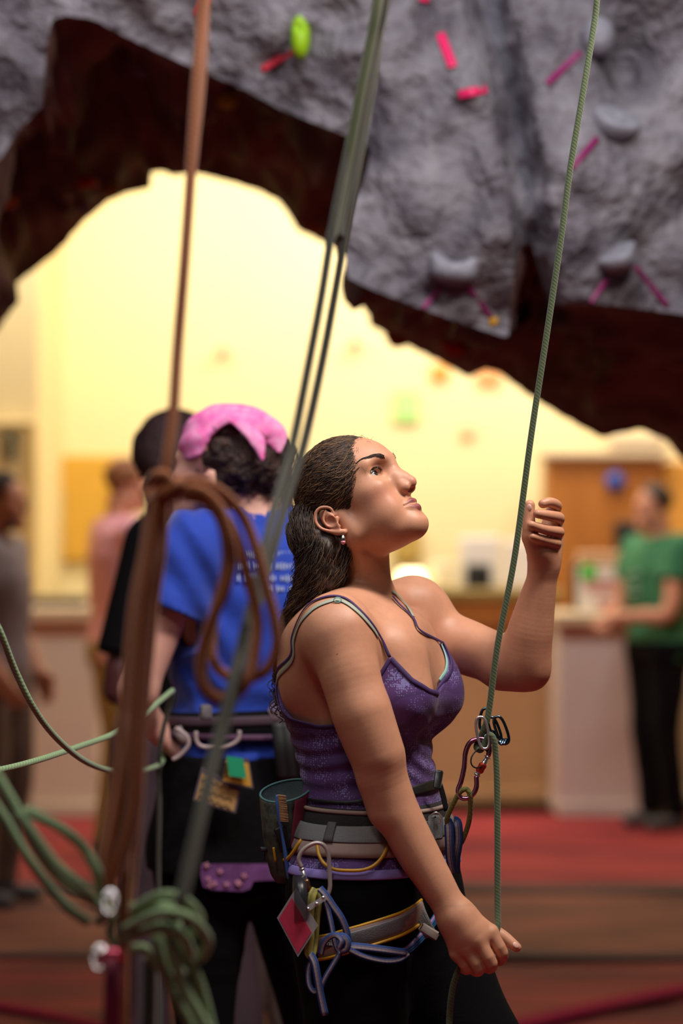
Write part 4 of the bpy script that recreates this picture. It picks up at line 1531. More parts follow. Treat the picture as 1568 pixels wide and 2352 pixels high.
# ---- black leggings
M_pants = mat('black leggings', (.003, .0028, .0038), .95, bump=.1, bscale=200, spec=.12)
lops = [torso[0]] + legs
V, Fq = nets(lops, (-.20, 3.75, .06), (.42, 4.45, zof(1930)), .004 if FINE else .007, off=.0038,
             clip=lambda p, d: np.maximum(np.maximum(d, -(d + .015)), p[:, 2] - zof(1930)), disp=lambda p: .0012 * fn(p, 40, 3))
add('leggings', V, Fq, M_pants, wom)
M_shoe = mat('grey shoe', (.08, .08, .09), .6)
for ank in (ankN, ankF):
    f_ = chain([ank + A(0, 0, -.02), ank + A(-.035, 0, -.05), ank + A(.05, -.01, -.05), ank + A(.14, -.03, -.062)], [.042, .038, .038, .030], .03)
    V, Fq = nets(f_, ank + A(-.15, -.12, -.12), ank + A(.25, .1, .08), .005, clip=lambda p, d: np.maximum(d, .004 - p[:, 2]))
    add('shoe', V, Fq, M_shoe, wom)

# thumb and finger nails
M_nail = mat('nail', srgb(226, 176, 160), .3)
for c_, d_, n_ in ((P(1184, 2171, 3.8965), P(1190, 2178, 3.9) - P(1176, 2166, 3.9), A(.25, -1, .55)), (P(1215, 1166, 4.0375), A(0, 0, 1), A(-.5, -1, 0))):
    d_ = d_ / np.linalg.norm(d_); n_ = n_ - d_ * (n_ @ d_); n_ /= np.linalg.norm(n_); s_ = np.cross(d_, n_)
    V, F = uvsphere(A(0, 0, 0), 1.0, None, 16, 10)
    V = V @ np.stack([d_ * .0058, s_ * .0046, n_ * .0016])
    add('nail', V + c_ + n_ * .0005, F, M_nail, wom)
# ================================================================== harness and gear of the belaying woman
def ropemat(name, c1, c2, k=520, n=3, rough=.85):
    m = bpy.data.materials.new(name); m.use_nodes = True
    nt = m.node_tree; b = nt.nodes['Principled BSDF']
    b.inputs['Roughness'].default_value = rough
    b.inputs['Sheen Weight'].default_value = .3
    uv = nt.nodes.new('ShaderNodeUVMap')
    sp = nt.nodes.new('ShaderNodeSeparateXYZ'); nt.links.new(uv.outputs[0], sp.inputs[0])
    def mn(op, a, b_=0.0):
        q = nt.nodes.new('ShaderNodeMath'); q.operation = op
        for i, v in enumerate((a, b_)):
            if isinstance(v, (int, float)): q.inputs[i].default_value = v
            else: nt.links.new(v, q.inputs[i])
        return q.outputs[0]
    s1 = mn('SINE', mn('ADD', mn('MULTIPLY', sp.outputs[0], k), mn('MULTIPLY', sp.outputs[1], 6.2832 * n)))
    s2 = mn('SINE', mn('SUBTRACT', mn('MULTIPLY', sp.outputs[0], k * 2.3), mn('MULTIPLY', sp.outputs[1], 6.2832 * n * 3)))
    f = mn('ADD', mn('MULTIPLY', mn('ADD', s1, s2), .25), .5)
    mx = nt.nodes.new('ShaderNodeMix'); mx.data_type = 'RGBA'
    mx.inputs['A'].default_value = (*c1, 1); mx.inputs['B'].default_value = (*c2, 1)
    nt.links.new(f, mx.inputs['Factor']); nt.links.new(mx.outputs['Result'], b.inputs['Base Color'])
    bp = nt.nodes.new('ShaderNodeBump'); bp.inputs['Strength'].default_value = .5; bp.inputs['Distance'].default_value = .001
    nt.links.new(f, bp.inputs['Height']); nt.links.new(bp.outputs[0], b.inputs['Normal'])
    return m


def webmat(name, edge, mid, w0=.16):
    """flat webbing: coloured edges, paler middle (v runs round the section)"""
    m = bpy.data.materials.new(name); m.use_nodes = True
    nt = m.node_tree; b = nt.nodes['Principled BSDF']; b.inputs['Roughness'].default_value = .85
    uv = nt.nodes.new('ShaderNodeUVMap'); sp = nt.nodes.new('ShaderNodeSeparateXYZ'); nt.links.new(uv.outputs[0], sp.inputs[0])
    def mn(op, a, b_=0.0):
        q = nt.nodes.new('ShaderNodeMath'); q.operation = op
        for i, v in enumerate((a, b_)):
            if isinstance(v, (int, float)): q.inputs[i].default_value = v
            else: nt.links.new(v, q.inputs[i])
        return q.outputs[0]
    s = mn('ABSOLUTE', mn('SINE', mn('MULTIPLY', sp.outputs[1], 6.2832)))
    f = mn('LESS_THAN', s, .52)
    tick = mn('GREATER_THAN', mn('SINE', mn('MULTIPLY', sp.outputs[0], 900)), -.2)
    f = mn('MULTIPLY', f, mn('ADD', mn('MULTIPLY', tick, .12), .88))
    mx = nt.nodes.new('ShaderNodeMix'); mx.data_type = 'RGBA'
    mx.inputs['A'].default_value = (*edge, 1); mx.inputs['B'].default_value = (*mid, 1)
    nt.links.new(f, mx.inputs['Factor']); nt.links.new(mx.outputs['Result'], b.inputs['Base Color'])
    return m


M_gweb = mat('grey webbing', srgb(120, 120, 120), .7, bump=.25, bscale=500)
M_gweb2 = mat('dark grey webbing', srgb(84, 82, 82), .7, bump=.25, bscale=500)
M_beige = mat('beige padding', srgb(160, 134, 124), .85, var=.05, vscale=60)
M_mesh = mat('dark mesh', srgb(46, 42, 42), .85, bump=.6, bscale=700)
M_yel = mat('amber plastic', srgb(206, 150, 24), .4)
M_olive = ropemat('olive webbing', srgb(120, 116, 40), srgb(92, 90, 30), 900, 2)
M_blueweb = webmat('blue white webbing', srgb(30, 62, 122), srgb(176, 160, 160))
M_cyanweb = webmat('bright blue webbing', srgb(26, 92, 150), srgb(180, 120, 150))
M_yolive = webmat('yellow olive sling', srgb(150, 140, 60), srgb(110, 104, 60))
M_steel = mat('polished alloy', (.72, .70, .72), .25, metal=.85)
M_pinkal = mat('pink anodised alloy', srgb(190, 130, 160), .22, metal=1)
M_bronze = mat('bronze sleeve', srgb(186, 128, 96), .35, metal=1)
M_redslv = mat('orange red sleeve', srgb(200, 70, 50), .35, metal=.6)
M_teal = mat('teal grey alloy', srgb(84, 104, 118), .25, metal=1)
M_blk = mat('black nylon', (.010, .010, .011), .55)
M_gal = mat('grey alloy', srgb(200, 186, 180), .32, metal=.4)

hops = torso[:1] + legs


def band(ops, angs, y, off, th, hh, seg=10, sub=2, closed=False):
    yf = y if callable(y) else (lambda a: y)
    pts = []
    for a_ in angs:
        z = zof(yf(a_))
        d = WF * math.cos(math.radians(a_)) + WL * math.sin(math.radians(a_))
        pts.append((TW(.02, 0, z) + d * .32, -d))
    o = np.array([p[0] for p in pts]); d = np.array([p[1] for p in pts])
    q, _ = march(ops, o, d, off, 0, 60)
    mb = MB()
    return ribbon(mb, list(q), th, hh, ops, seg=seg, sub=sub, closed=closed), q


har = empty('harness', (0, 0, 0)); har.parent = wom; har.location = (0, 0, 0)
ALL = np.linspace(-180, 172, 45)
dy = lambda a_: 4 * math.cos(math.radians(a_))
mb, _ = band(hops, ALL, lambda a_: 1862, .0085, .004, .020, closed=True); mb.build('mesh_pad', M_mesh, har)
mb, _ = band(hops, ALL, lambda a_: 1845 + dy(a_), .0125, .0028, .0036, closed=True); mb.build('top_piping', M_beige, har)
mb, _ = band(hops, ALL, lambda a_: 1914, .010, .0055, .022, closed=True); mb.build('lower_pad', M_beige, har)
mb, _ = band(hops, ALL, lambda a_: 1890, .0165, .0016, .0150, seg=12, closed=True); mb.build('waist_belt', M_gweb, har)
k_ = edge_pt(-97, 1884, .0195) if False else None
mb, q = band(hops, [-99, -96, -93.5], lambda a_: 1885, .0195, .0012, .0185); mb.build('belt_keeper', M_gweb2, har)
for a0, a1, sag in ((-150, -116, 52), (-103, -62, 56), (62, 103, 56), (116, 150, 52)):
    aa = np.linspace(a0, a1, 13)
    mb, _ = band(hops, aa, lambda a_: 1908 + sag * (1 - abs((a_ - (a0 + a1) / 2) / ((a1 - a0) / 2)) ** 3.2), .016, .0030, .0030, seg=8)
    mb.build('gear_loop', M_yel, har)
# buckle at the front left of the arm and the tie-in webbing
bq = edge_pt(-28, 1880, .02)
mb = MB(); mb.box(P(1000, 1900, 3.975), (.020, .020, .040), rot(0, 0, -50), .003); mb.build('belt_buckle', M_gweb2, har)
mb = MB(); mb.tube(catmull([P(988, 1874, 3.96), P(1000, 1866, 3.955), P(1012, 1874, 3.96), P(1008, 1892, 3.962)], 5), .0014, seg=6); mb.build('buckle_wire', M_steel, har)
# leg loops
def legband(sgn, pts_px, Yf):
    return None


lg = [(728, 2178), (760, 2172), (800, 2160), (835, 2150), (880, 2136), (920, 2122), (950, 2106), (968, 2092)]
q = onto(hops, lg, .007)
g_in = [TW(.10, .01, zof(2070)), TW(.03, -.012, zof(2110)), TW(-.07, -.02, zof(2170)), TW(-.085, -.07, zof(2190))]
mb = MB(); pts = catmull(list(q), 4); mb.tube(pts, .0042, seg=12, ref=grad(hops, pts), rx=.0190)
mb.build('leg_loop', M_beige, har)
mb = MB(); mb.tube(catmull([p + A(0, -.004, 0) for p in q[2:]], 4), .0012, seg=12, ref=grad(hops, catmull(list(q[2:]), 4)), rx=.0125); mb.build('leg_webbing', M_gweb, har)
for s_ in (1, -1):
    e_ = [p + A(0, -.002, s_ * .0185) for p in q]
    mb = MB(); mb.tube(catmull(e_, 4), .0026, seg=8); mb.build('leg_loop_edging', M_yel, har)
mb = MB(); mb.tube(catmull([P(822, 2158, 3.93), P(838, 2154, 3.926), P(872, 2146, 3.922)], 4) + A(0, -.028, 0) * 0, .0012, seg=8, ref=A(0, -1, 0), rx=.013)
# label on the leg loop
c_ = onto(hops, [(752, 2168)], .0125)[0]
mb = MB(); mb.box(c_, (.018, .0010, .0085), rot(0, 4, 0)); mb.build('label_patch', M_blk, har, smooth=False)
def text(s, size, c, R, m, name, parent, ext=.0003):
    cu = bpy.data.curves.new(name, 'FONT'); cu.body = s; cu.size = size; cu.align_x = 'CENTER'; cu.align_y = 'CENTER'; cu.extrude = ext
    o = bpy.data.objects.new(name, cu); COL.objects.link(o)
    bpy.context.view_layer.update()
    me = bpy.data.meshes.new_from_object(o.evaluated_get(bpy.context.evaluated_depsgraph_get()))
    bpy.data.objects.remove(o)
    o = bpy.data.objects.new(name, me); COL.objects.link(o)
    me.materials.clear(); me.materials.append(m)
    o.matrix_world = Matrix.Translation(Vector(tuple(np.asarray(c) - (root_loc(parent) if parent else 0)))) @ Matrix(R).to_4x4()
    if parent: o.parent = parent; 
    return o
M_wht = mat('white print', srgb(220, 215, 210), .7)
text('PETZL', .0058, c_ + A(0, -.0011, 0), rot(90, 0, 0), M_wht, 'label_text', har)
# strap end and buckle on the thigh
sp_ = [P(956, 2074, 3.955), P(964, 2098, 3.945), P(976, 2124, 3.940), P(990, 2150, 3.942)]
mb = MB(); mb.tube(catmull(sp_, 5), .0013, seg=10, ref=A(-.2, -1, 0), rx=.0115); mb.build('strap_end', M_gweb, har)
mb = MB(); mb.box(P(985, 2140, 3.938), (.034, .008, .016), rot(0, 32, 0), .003); mb.build('leg_buckle', M_gal, har)
# rear elastic straps
for l_ in (-.06, .06):
    mb = MB(); mb.tube(snap(hops, catmull([TW(-.09, l_, zof(1930)), TW(-.10, l_, zof(2000)), TW(-.09, l_, zof(2130))], 6), .006), .0012, seg=8, ref=-WF, rx=.006); mb.build('riser_strap', M_blk, har)
# tie-in webbing hanging at the front (blue, doubled)
for (x0, x1, x2, dY) in ((1030, 1034, 1040, 0), (1050, 1046, 1046, .006)):
    pts = [P(x0 - 6, 1884, 4.00 + dY), P(x0, 1892, 3.975 + dY), P(x0 + 2, 1930, 3.975 + dY), P(x1, 1970, 3.985 + dY), P(x2, 2004, 4.0 + dY)]
    mb = MB(); mb.tube(catmull(pts, 6), .0022, seg=12, ref=A(-.3, -1, 0), rx=.0082); mb.build('tie_in_webbing', M_blueweb, har)
# crotch webbing to the thigh, bright blue
for i, (o1, o2) in enumerate(((0, 0), (6, 6), (12, 11))):
    pts = [P(1004, 2096 + o1, 3.99), P(990, 2118 + o1, 3.97), P(965, 2148 + o1, 3.95), P(940, 2172 + o2, 3.935), P(915, 2186 + o2 * .5, 3.925)]
    mb = MB(); mb.tube(catmull(pts, 6), .0014, seg=10, ref=A(0, -1, .4), rx=.0042); mb.build('thigh_webbing', M_cyanweb, har)
# belay loop
bl = [P(1038, 1898, 3.985), P(1026, 1884, 3.975), P(1036, 1855, 3.965), P(1050, 1828, 3.958), P(1060, 1816, 3.955), P(1071, 1813, 3.955), P(1079, 1826, 3.955), P(1080, 1855, 3.962), P(1077, 1885, 3.970), P(1068, 1915, 3.980), P(1056, 1938, 3.990), P(1044, 1930, 3.995)]
mb = MB(); mb.tube(catmull(bl, 5, True), .0044, seg=12, closed=True); mb.build('belay_loop', M_olive, har)

# black chalk bag belt round the waist of the tank top
mb, q = band(torso, ALL, lambda a_: 1824 - 26 * max(0, math.cos(math.radians(a_))) , .010, .0010, np.repeat([.0028 + .0065 * max(0, math.cos(math.radians(a_))) for a_ in ALL], 2), closed=True)
cb_belt = empty('chalk_bag', P(656, 1925, 4.03), 'dark green and maroon chalk bag with teal rim behind the belayers hip', 'chalk bag')
mb.build('belt', M_blk, cb_belt)
mb = MB(); mb.box(P(1006, 1790, 3.995), (.012, .012, .030), rot(0, 8, -20), .002); mb.build('belt_buckle', M_blk, cb_belt)
mb = MB(); mb.tube(catmull([P(1010, 1802, 3.995), P(1018, 1830, 3.998), P(1025, 1862, 4.0)], 5), .0012, seg=8, ref=A(.5, -1, 0), rx=.005); mb.build('belt_tail', M_blk, cb_belt)

# bag body: tilted tapered tube
ctop = P(657, 1816, 4.03); cbot = P(654, 2026, 4.03)
ax = (cbot - ctop); Lb = np.linalg.norm(ax)
prof = [(0, .0435), (.03, .0440), (.25, .0420), (.5, .0370), (.75, .0290), (.92, .0215), (1.0, .0130)]
nrm0 = A(-.20, -.32, 1); nrm0 /= np.linalg.norm(nrm0)         # mouth tilts to the camera
e1 = A(1, 0, .28) - nrm0 * (A(1, 0, .28) @ nrm0); e1 /= np.linalg.norm(e1); e2 = np.cross(nrm0, e1)
def bagring(t, r, n=48, k=1.0):
    th = np.linspace(0, 2 * np.pi, n, endpoint=False)
    c = ctop + ax * t
    tilt = max(0, 1 - t * 2.2)
    a1 = e1 * tilt + A(1, 0, 0) * (1 - tilt); a2 = e2 * tilt + A(0, 1, 0) * (1 - tilt)
    rr = r * (1 + .03 * np.sin(3 * th + 5 * t) * k)
    return c + a1 * (np.cos(th) * rr)[:, None] + a2 * (np.sin(th) * rr)[:, None]
ts = np.linspace(0, 1, 30)
rs = np.interp(ts, [p[0] for p in prof], [p[1] for p in prof])
rings = [bagring(t, r) for t, r in zip(ts, rs)]
n_ = 48
def shell(sel, name, m, parent):
    V = np.concatenate(rings); F = []
    for i in range(len(rings) - 1):
        for j in range(n_):
            if sel(j):
                F.append((i * n_ + j, i * n_ + (j + 1) % n_, (i + 1) * n_ + (j + 1) % n_, (i + 1) * n_ + j))
    o = add(name, V, F, m, parent)
    md = o.modifiers.new('s', 'SOLIDIFY'); md.thickness = .0014
    return o
M_bagG = mat('dark green canvas', srgb(92, 98, 84), .8, vscale=40, col2=srgb(36, 44, 38))
M_bagM = mat('maroon canvas', srgb(128, 40, 62), .8, var=.15, vscale=30)
ang_ = lambda j: (j / n_ * 360) % 360
shell(lambda j: 110 < ang_(j) <= 282, 'green_panel', M_bagG, cb_belt)
shell(lambda j: not (110 < ang_(j) <= 282), 'maroon_panel', M_bagM, cb_belt)
mb = MB(); mb.put(np.concatenate([bagring(1.0, .013), bagring(1.0, .0005)]), [(j, (j + 1) % n_, n_ + (j + 1) % n_, n_ + j) for j in range(n_)]); mb.build('bag_bottom', M_bagM, cb_belt)
mb = MB(); mb.tube(bagring(0, .0437), .0020, seg=8, closed=True); mb.build('rim', mat('teal piping', srgb(86, 130, 130), .6), cb_belt)
inn = [bagring(.012, .0425), bagring(.10, .0405), bagring(.17, .033), bagring(.19, .018), bagring(.185, .001)]
V = np.concatenate(inn); F = [(i * n_ + j, (i + 1) * n_ + j, (i + 1) * n_ + (j + 1) % n_, i * n_ + (j + 1) % n_) for i in range(4) for j in range(n_)]
add('inner_mesh', V, F, mat('grey mesh lining', srgb(96, 110, 114), .8, bump=.8, bscale=900), cb_belt)
mb = MB(); mb.tube(catmull([P(628, 1946, 3.99), P(630, 1962, 3.99), P(633, 1980, 3.992)], 3), .0010, seg=6, ref=A(0, -1, 0), rx=.0022); mb.build('pull_tab', M_yel, cb_belt)
mb = MB(); mb.tube(catmull([P(610, 1885, 4.02), P(605, 1915, 4.02), P(609, 1945, 4.02), P(606, 1975, 4.02)], 5), .0009, seg=6); mb.build('draw_cord', M_blk, cb_belt)
mb = MB(); mb.box(P(608, 1950, 4.015), (.016, .010, .008), None, .002); mb.build('cord_lock', M_blk, cb_belt)
mb = MB(); mb.tube(catmull([P(640, 1900, 3.980), P(650, 1925, 3.979), P(657, 1955, 3.984)], 5), .0010, seg=10, ref=A(0, -1, 0), rx=.0100); mb.build('brush_sleeve', M_blk, cb_belt)

br = empty('brush', P(648, 1830, 3.977), 'small blue brush with tan bristles on the front of the chalk bag', 'brush')
hp_ = [P(636, 1826, 3.972), P(637, 1850, 3.970), P(642, 1885, 3.972), P(648, 1920, 3.974), P(655, 1960, 3.976), P(660, 1995, 3.978), P(664, 2022, 3.98)]
mb = MB(); mb.tube(catmull(hp_, 5), np.interp(np.linspace(0, 1, 31), [0, .35, .45, .7, .95, 1], [.0030, .0032, .0022, .0036, .0038, .0020]), seg=10, ref=A(0, -1, 0)); mb.build('handle', mat('blue plastic', srgb(64, 104, 170), .35), br)
mb = MB(); R_ = np.random.default_rng(5)
for t in np.linspace(0, 1, 24):
    for r_ in range(4):
        a_ = hp_[0] * (1 - t) + hp_[2] * t + A(.001, -.0035 + r_ * .0018, 0)
        b_ = a_ + A(.0135, -.002, -.001) + R_.normal(0, .0004, 3)
        mb.tube([a_, b_], [.0007, .0005], seg=4)
mb.build('bristles', mat('tan bristle', srgb(196, 150, 104), .8), br)

# ---- carabiners
def carabiner(outline, Y, r, gate, sleeve, mbody, mgate, mslv, label, name='carabiner', group=None, dY=None):
    pts = [P(x, y, Y + (dY[i] if dY else 0)) for i, (x, y) in enumerate(outline)]
    t = empty(name, np.mean(pts, 0), label, 'carabiner', group)
    mb = MB(); mb.tube(catmull(pts, 6), r, seg=12, ref=A(0, -1, 0), rx=r * .72); mb.build('body', mbody, t)
    a, b = pts[-1], pts[0]
    mb = MB(); mb.tube([a + (b - a) * -.02, a + (b - a) * 1.02], r * .68, seg=12)
    for k in (.06, .94): mb.tube([a + (b - a) * (k - .03), a + (b - a) * (k + .03)], r * .95, seg=12)
    mb.build('gate', mgate, t)
    s0, s1 = sleeve
    mb = MB(); u = np.linspace(s0, s1, 7); mb.tube([a + (b - a) * k for k in u], [r * .95, r * 1.15, r * 1.15, r * 1.05, r * 1.15, r * 1.15, r * .95], seg=14)
    mb.build('screw_sleeve', mslv, t)
    return t


carabiner([(1121, 1736), (1124, 1716), (1114, 1700), (1097, 1697), (1079, 1706), (1069, 1728), (1066, 1760), (1059, 1793), (1052, 1814), (1056, 1830), (1070, 1834), (1086, 1824), (1094, 1806), (1094, 1782)],
          3.958, .0058, None, (.18, .62), M_pinkal, M_steel, M_redslv, 'pinkish locking carabiner joining the belay loop to the belay device')
carabiner([(692, 1992), (686, 1972), (698, 1950), (724, 1936), (744, 1942), (754, 1964), (757, 2010), (757, 2042), (748, 2060), (728, 2064), (712, 2054)],
          3.885, .0050, None, (.12, .55), M_gal, M_steel, M_bronze, 'grey locking carabiner with bronze sleeve hanging from a yellow gear loop')

# ---- belay device
bd = empty('belay_device', P(1128, 1680, 3.955), 'teal grey tube belay device with the green rope running through it', 'belay device')
def oval(cx, cy, rx, ry, tilt, Y, r, m, name, flat=.7, sq=2.6, yaw=0):
    th = np.linspace(0, 2 * np.pi, 33)[:-1]
    x = np.sign(np.cos(th)) * np.abs(np.cos(th)) ** (2 / sq) * rx; y = np.sign(np.sin(th)) * np.abs(np.sin(th)) ** (2 / sq) * ry
    c, s = math.cos(math.radians(tilt)), math.sin(math.radians(tilt))
    pts = [P(cx + a * c - b * s, cy + a * s + b * c, Y + a * yaw * .001) for a, b in zip(x, y)]
    mb = MB(); mb.tube(np.array(pts), r, seg=10, closed=True, ref=A(0, -1, 0), rx=r * flat)
    return mb.build(name, m, bd)
oval(1108, 1683, 13, 37, -10, 3.943, .0034, M_steel, 'side_frame')
oval(1112, 1652, 10, 25, 8, 3.974, .0036, M_teal, 'rear_eye')
oval(1136, 1676, 10, 30, -20, 3.960, .0034, M_teal, 'slot_frame')
oval(1151, 1677, 12, 33, -20, 3.957, .0036, M_teal, 'slot_frame')
mb = MB(); mb.box(P(1157, 1704, 3.957), (.018, .012, .010), rot(0, -12, 0), .003)
for k in (-1, 0, 1): mb.box(P(1157 + k * 5, 1702, 3.950), (.0016, .004, .010), rot(0, 25, 0), .0006)
mb.build('vee_groove', M_teal, bd)
mb = MB(); mb.box(P(1124, 1694, 3.966), (.024, .014, .022), rot(0, -15, 0), .004); mb.build('tube_wall', M_teal, bd)
mb = MB(); th = np.linspace(0, 2 * np.pi, 29)[:-1]
mb.tube([P(1101 + 20 * math.cos(t), 1742 + 21 * math.sin(t) - 6 * math.cos(t), 3.950 + .01 * math.cos(t)) for t in th], .0013, seg=8, closed=True); mb.build('keeper_cable', M_blk, bd)

# ---- the rope
M_rope = ropemat('green rope sheath', srgb(90, 108, 62), srgb(56, 64, 46), 1150, 3)
rp = [P(1455, -520, 4.02), P(1398, -180, 4.01), (P(1373, -20, 4.0)), P(1364, 55, 4.0), P(1337, 221, 3.99), P(1309, 388, 3.985), P(1287, 554, 3.98), P(1254, 775, 3.975), P(1220, 997, 3.97), P(1182, 1276, 3.965), P(1143, 1478, 3.96), P(1123, 1628, 3.958),
      P(1112, 1672, 3.960), P(1100, 1700, 3.966), P(1094, 1716, 3.962), P(1104, 1722, 3.953), P(1116, 1700, 3.950), P(1125, 1688, 3.944), P(1134, 1700, 3.941), P(1138, 1730, 3.941), P(1141, 1790, 3.938), P(1142, 1900, 3.930),
      P(1142, 2010, 3.922), P(1142, 2090, 3.914), P(1142, 2130, 3.905), P(1128, 2162, 3.900), P(1104, 2192, 3.896), P(1080, 2205, 3.897), P(1062, 2214, 3.900), P(1046, 2245, 3.905), P(1036, 2290, 3.91), P(1031, 2360, 3.915), P(1028, 2470, 3.87), P(1035, 2700, 3.80), P(1010, 2950, 3.72), P(900, 3280, 3.70)]
V, F, U = tube(catmull(rp, 14), .0052, seg=14)
rope = tag(add('climbing_rope', V, F, M_rope, None, uv=U), 'long sharp green rope running up through the belay device from the belayers lower fist', 'rope')
rpc = catmull(rp[2:14], 60)
mb = MB(); R_ = np.random.default_rng(11)
for k in range(520):
    c = rpc[int(R_.random() * len(rpc))]
    d = R_.normal(size=3); d /= np.linalg.norm(d)
    mb.tube([c + d * .0046, c + d * (.0058 + R_.random() * .0013)], [.00018, .00008], seg=3, caps=False)
fz = mb.build('rope_fuzz', mat('rope fibre', srgb(150, 160, 90), .9), rope); fz['kind'] = 'stuff'

# ---- lanyard, sling and tag
ln = empty('lanyard', P(760, 2180, 3.87), 'blue and white webbing lanyard knotted beside the red tag card', 'lanyard')
def web(pts, wd, m, name, parent, ref=A(0, -1, 0), th=.0018, sub=6):
    mb = MB(); mb.tube(catmull([P(*p) for p in pts], sub), th, seg=12, ref=ref, rx=wd); return mb.build(name, m, parent)
web([(734, 2040, 3.872), (748, 2056, 3.866), (764, 2080, 3.865), (783, 2108, 3.865), (796, 2140, 3.868), (800, 2166, 3.872)], .0058, M_blueweb, 'upper_strand', ln)
web([(746, 2066, 3.875), (754, 2095, 3.874), (760, 2120, 3.872), (766, 2150, 3.870), (772, 2174, 3.870), (782, 2190, 3.872)], .0044, M_blueweb, 'inner_strand', ln)
web([(772, 2150, 3.862), (790, 2152, 3.858), (798, 2164, 3.858), (794, 2180, 3.860), (780, 2184, 3.862)], .0060, M_blueweb, 'knot_turn', ln, th=.0035)
web([(736, 2192, 3.872), (742, 2168, 3.868), (756, 2152, 3.864), (772, 2148, 3.860), (784, 2160, 3.856), (778, 2178, 3.858)], .0050, M_blueweb, 'knot_turn', ln, th=.003)
web([(784, 2172, 3.860), (830, 2175, 3.872), (880, 2181, 3.885), (932, 2188, 3.905)], .0062, M_blueweb, 'thigh_strand', ln, ref=A(0, -1, .2))
web([(800, 2180, 3.862), (835, 2196, 3.874), (880, 2206, 3.888), (915, 2204, 3.90), (938, 2190, 3.91)], .0050, M_blueweb, 'lower_strand', ln, ref=A(0, -1, .2))
web([(782, 2186, 3.868), (768, 2210, 3.866), (750, 2240, 3.866), (738, 2266, 3.868), (736, 2282, 3.869)], .0045, M_blueweb, 'loop_strand', ln)
web([(712, 2190, 3.868), (722, 2210, 3.864), (728, 2240, 3.864), (735, 2280, 3.866), (746, 2332, 3.868)], .0062, M_blueweb, 'tail', ln)
web([(716, 2200, 3.876), (708, 2230, 3.875), (710, 2262, 3.874), (722, 2278, 3.873), (732, 2262, 3.874), (728, 2225, 3.875)], .0045, M_blueweb, 'loop_strand', ln)
sl = empty('sling', P(720, 2120, 3.868), 'yellow olive sling hanging from the grey carabiner beside the red card', 'sling')
web([(724, 2042, 3.874), (716, 2060, 3.864), (712, 2100, 3.864), (712, 2150, 3.866), (708, 2186, 3.868), (716, 2198, 3.868)], .0066, M_yolive, 'front_strand', sl, th=.0022)
web([(724, 2042, 3.880), (732, 2070, 3.878), (728, 2110, 3.878), (724, 2160, 3.878), (718, 2196, 3.870)], .0050, M_yolive, 'back_strand', sl)

tg = empty('tag_card', P(683, 2118, 3.866), 'red tag card in a clear holder hanging behind the belayers hip', 'tag card')
cr = [P(679, 2040, 3.868), P(730, 2126, 3.856), P(684, 2198, 3.860), P(636, 2108, 3.872)]
def quad(c4, th, name, m, parent, ins=(0, 0, 0, 0), off=0):
    """thin solid card between four corners; ins shrinks the edges 0-1,1-2,2-3,3-0"""
    a, b, c, d = c4
    u = (b - a); v = (d - a)
    f = lambda s, t: a * (1 - s) * (1 - t) + b * s * (1 - t) + c * s * t + d * (1 - s) * t
    s0, s1, t0, t1 = ins[3], 1 - ins[1], ins[0], 1 - ins[2]
    nn = np.cross(u, v); nn /= np.linalg.norm(nn)
    if nn[1] > 0: nn = -nn
    q = [f(s0, t0), f(s1, t0), f(s1, t1), f(s0, t1)]
    V = [p + nn * (off + th / 2) for p in q] + [p + nn * (off - th / 2) for p in q]
    return fixn(add(name, V, [(0, 1, 2, 3), (7, 6, 5, 4), (0, 4, 5, 1), (1, 5, 6, 2), (2, 6, 7, 3), (3, 7, 4, 0)], m, parent, smooth=False)), nn
M_clear = mat('clear vinyl', srgb(190, 185, 190), .25)
pb = M_clear.node_tree.nodes['Principled BSDF']; pb.inputs['Alpha'].default_value = .45
quad(cr, .0012, 'holder', M_clear, tg)
quad(cr, .0022, 'red_card', mat('red card', srgb(196, 52, 80), .6, var=.08, vscale=60), tg, (.26, .05, .05, .05), .0003)
o_, nn = quad([P(702, 2082, 3.858), P(745, 2056, 3.862), P(750, 2066, 3.862), P(707, 2094, 3.858)], .0012, 'clip_strap', M_clear, tg)
for x, y in ((707, 2088), (727, 2076), (742, 2062)):
    c = P(x, y, 3.8565); mb = MB().tube([c + A(0, .002, 0), c - A(0, .001, 0)], [.0032, .0026], seg=14); mb.build('snap_button', M_steel, tg)
M_disc = mat('smoky disc', (.03, .03, .035), .3); M_disc.node_tree.nodes['Principled BSDF'].inputs['Alpha'].default_value = .6
c = P(688, 2066, 3.884)
mb = MB().tube([c + A(.01, .0008, 0), c - A(.01, .0008, 0)], [.039, .039], seg=48)
th = np.linspace(0, 2 * np.pi, 49)[:-1]
tag(mb.build('round_tag', M_disc), 'smoky round plastic tag behind the red tag card', 'tag')
# ================================================================== the other climbers
M_skin2 = mat('pale skin', srgb(224, 168, 150), .5, var=.04, vscale=30, sss=.05)
M_skin3 = mat('dark brown skin', srgb(84, 44, 44), .5, var=.04, vscale=30)
M_skin4 = mat('tan skin', srgb(214, 150, 120), .5, var=.04, vscale=30)
M_dhair = mat('dark curly hair', srgb(74, 48, 40), .55, col2=srgb(30, 20, 18), vscale=45, bump=1, bscale=120)
M_jet = mat('black hair', srgb(58, 34, 36), .6, bump=1, bscale=90)


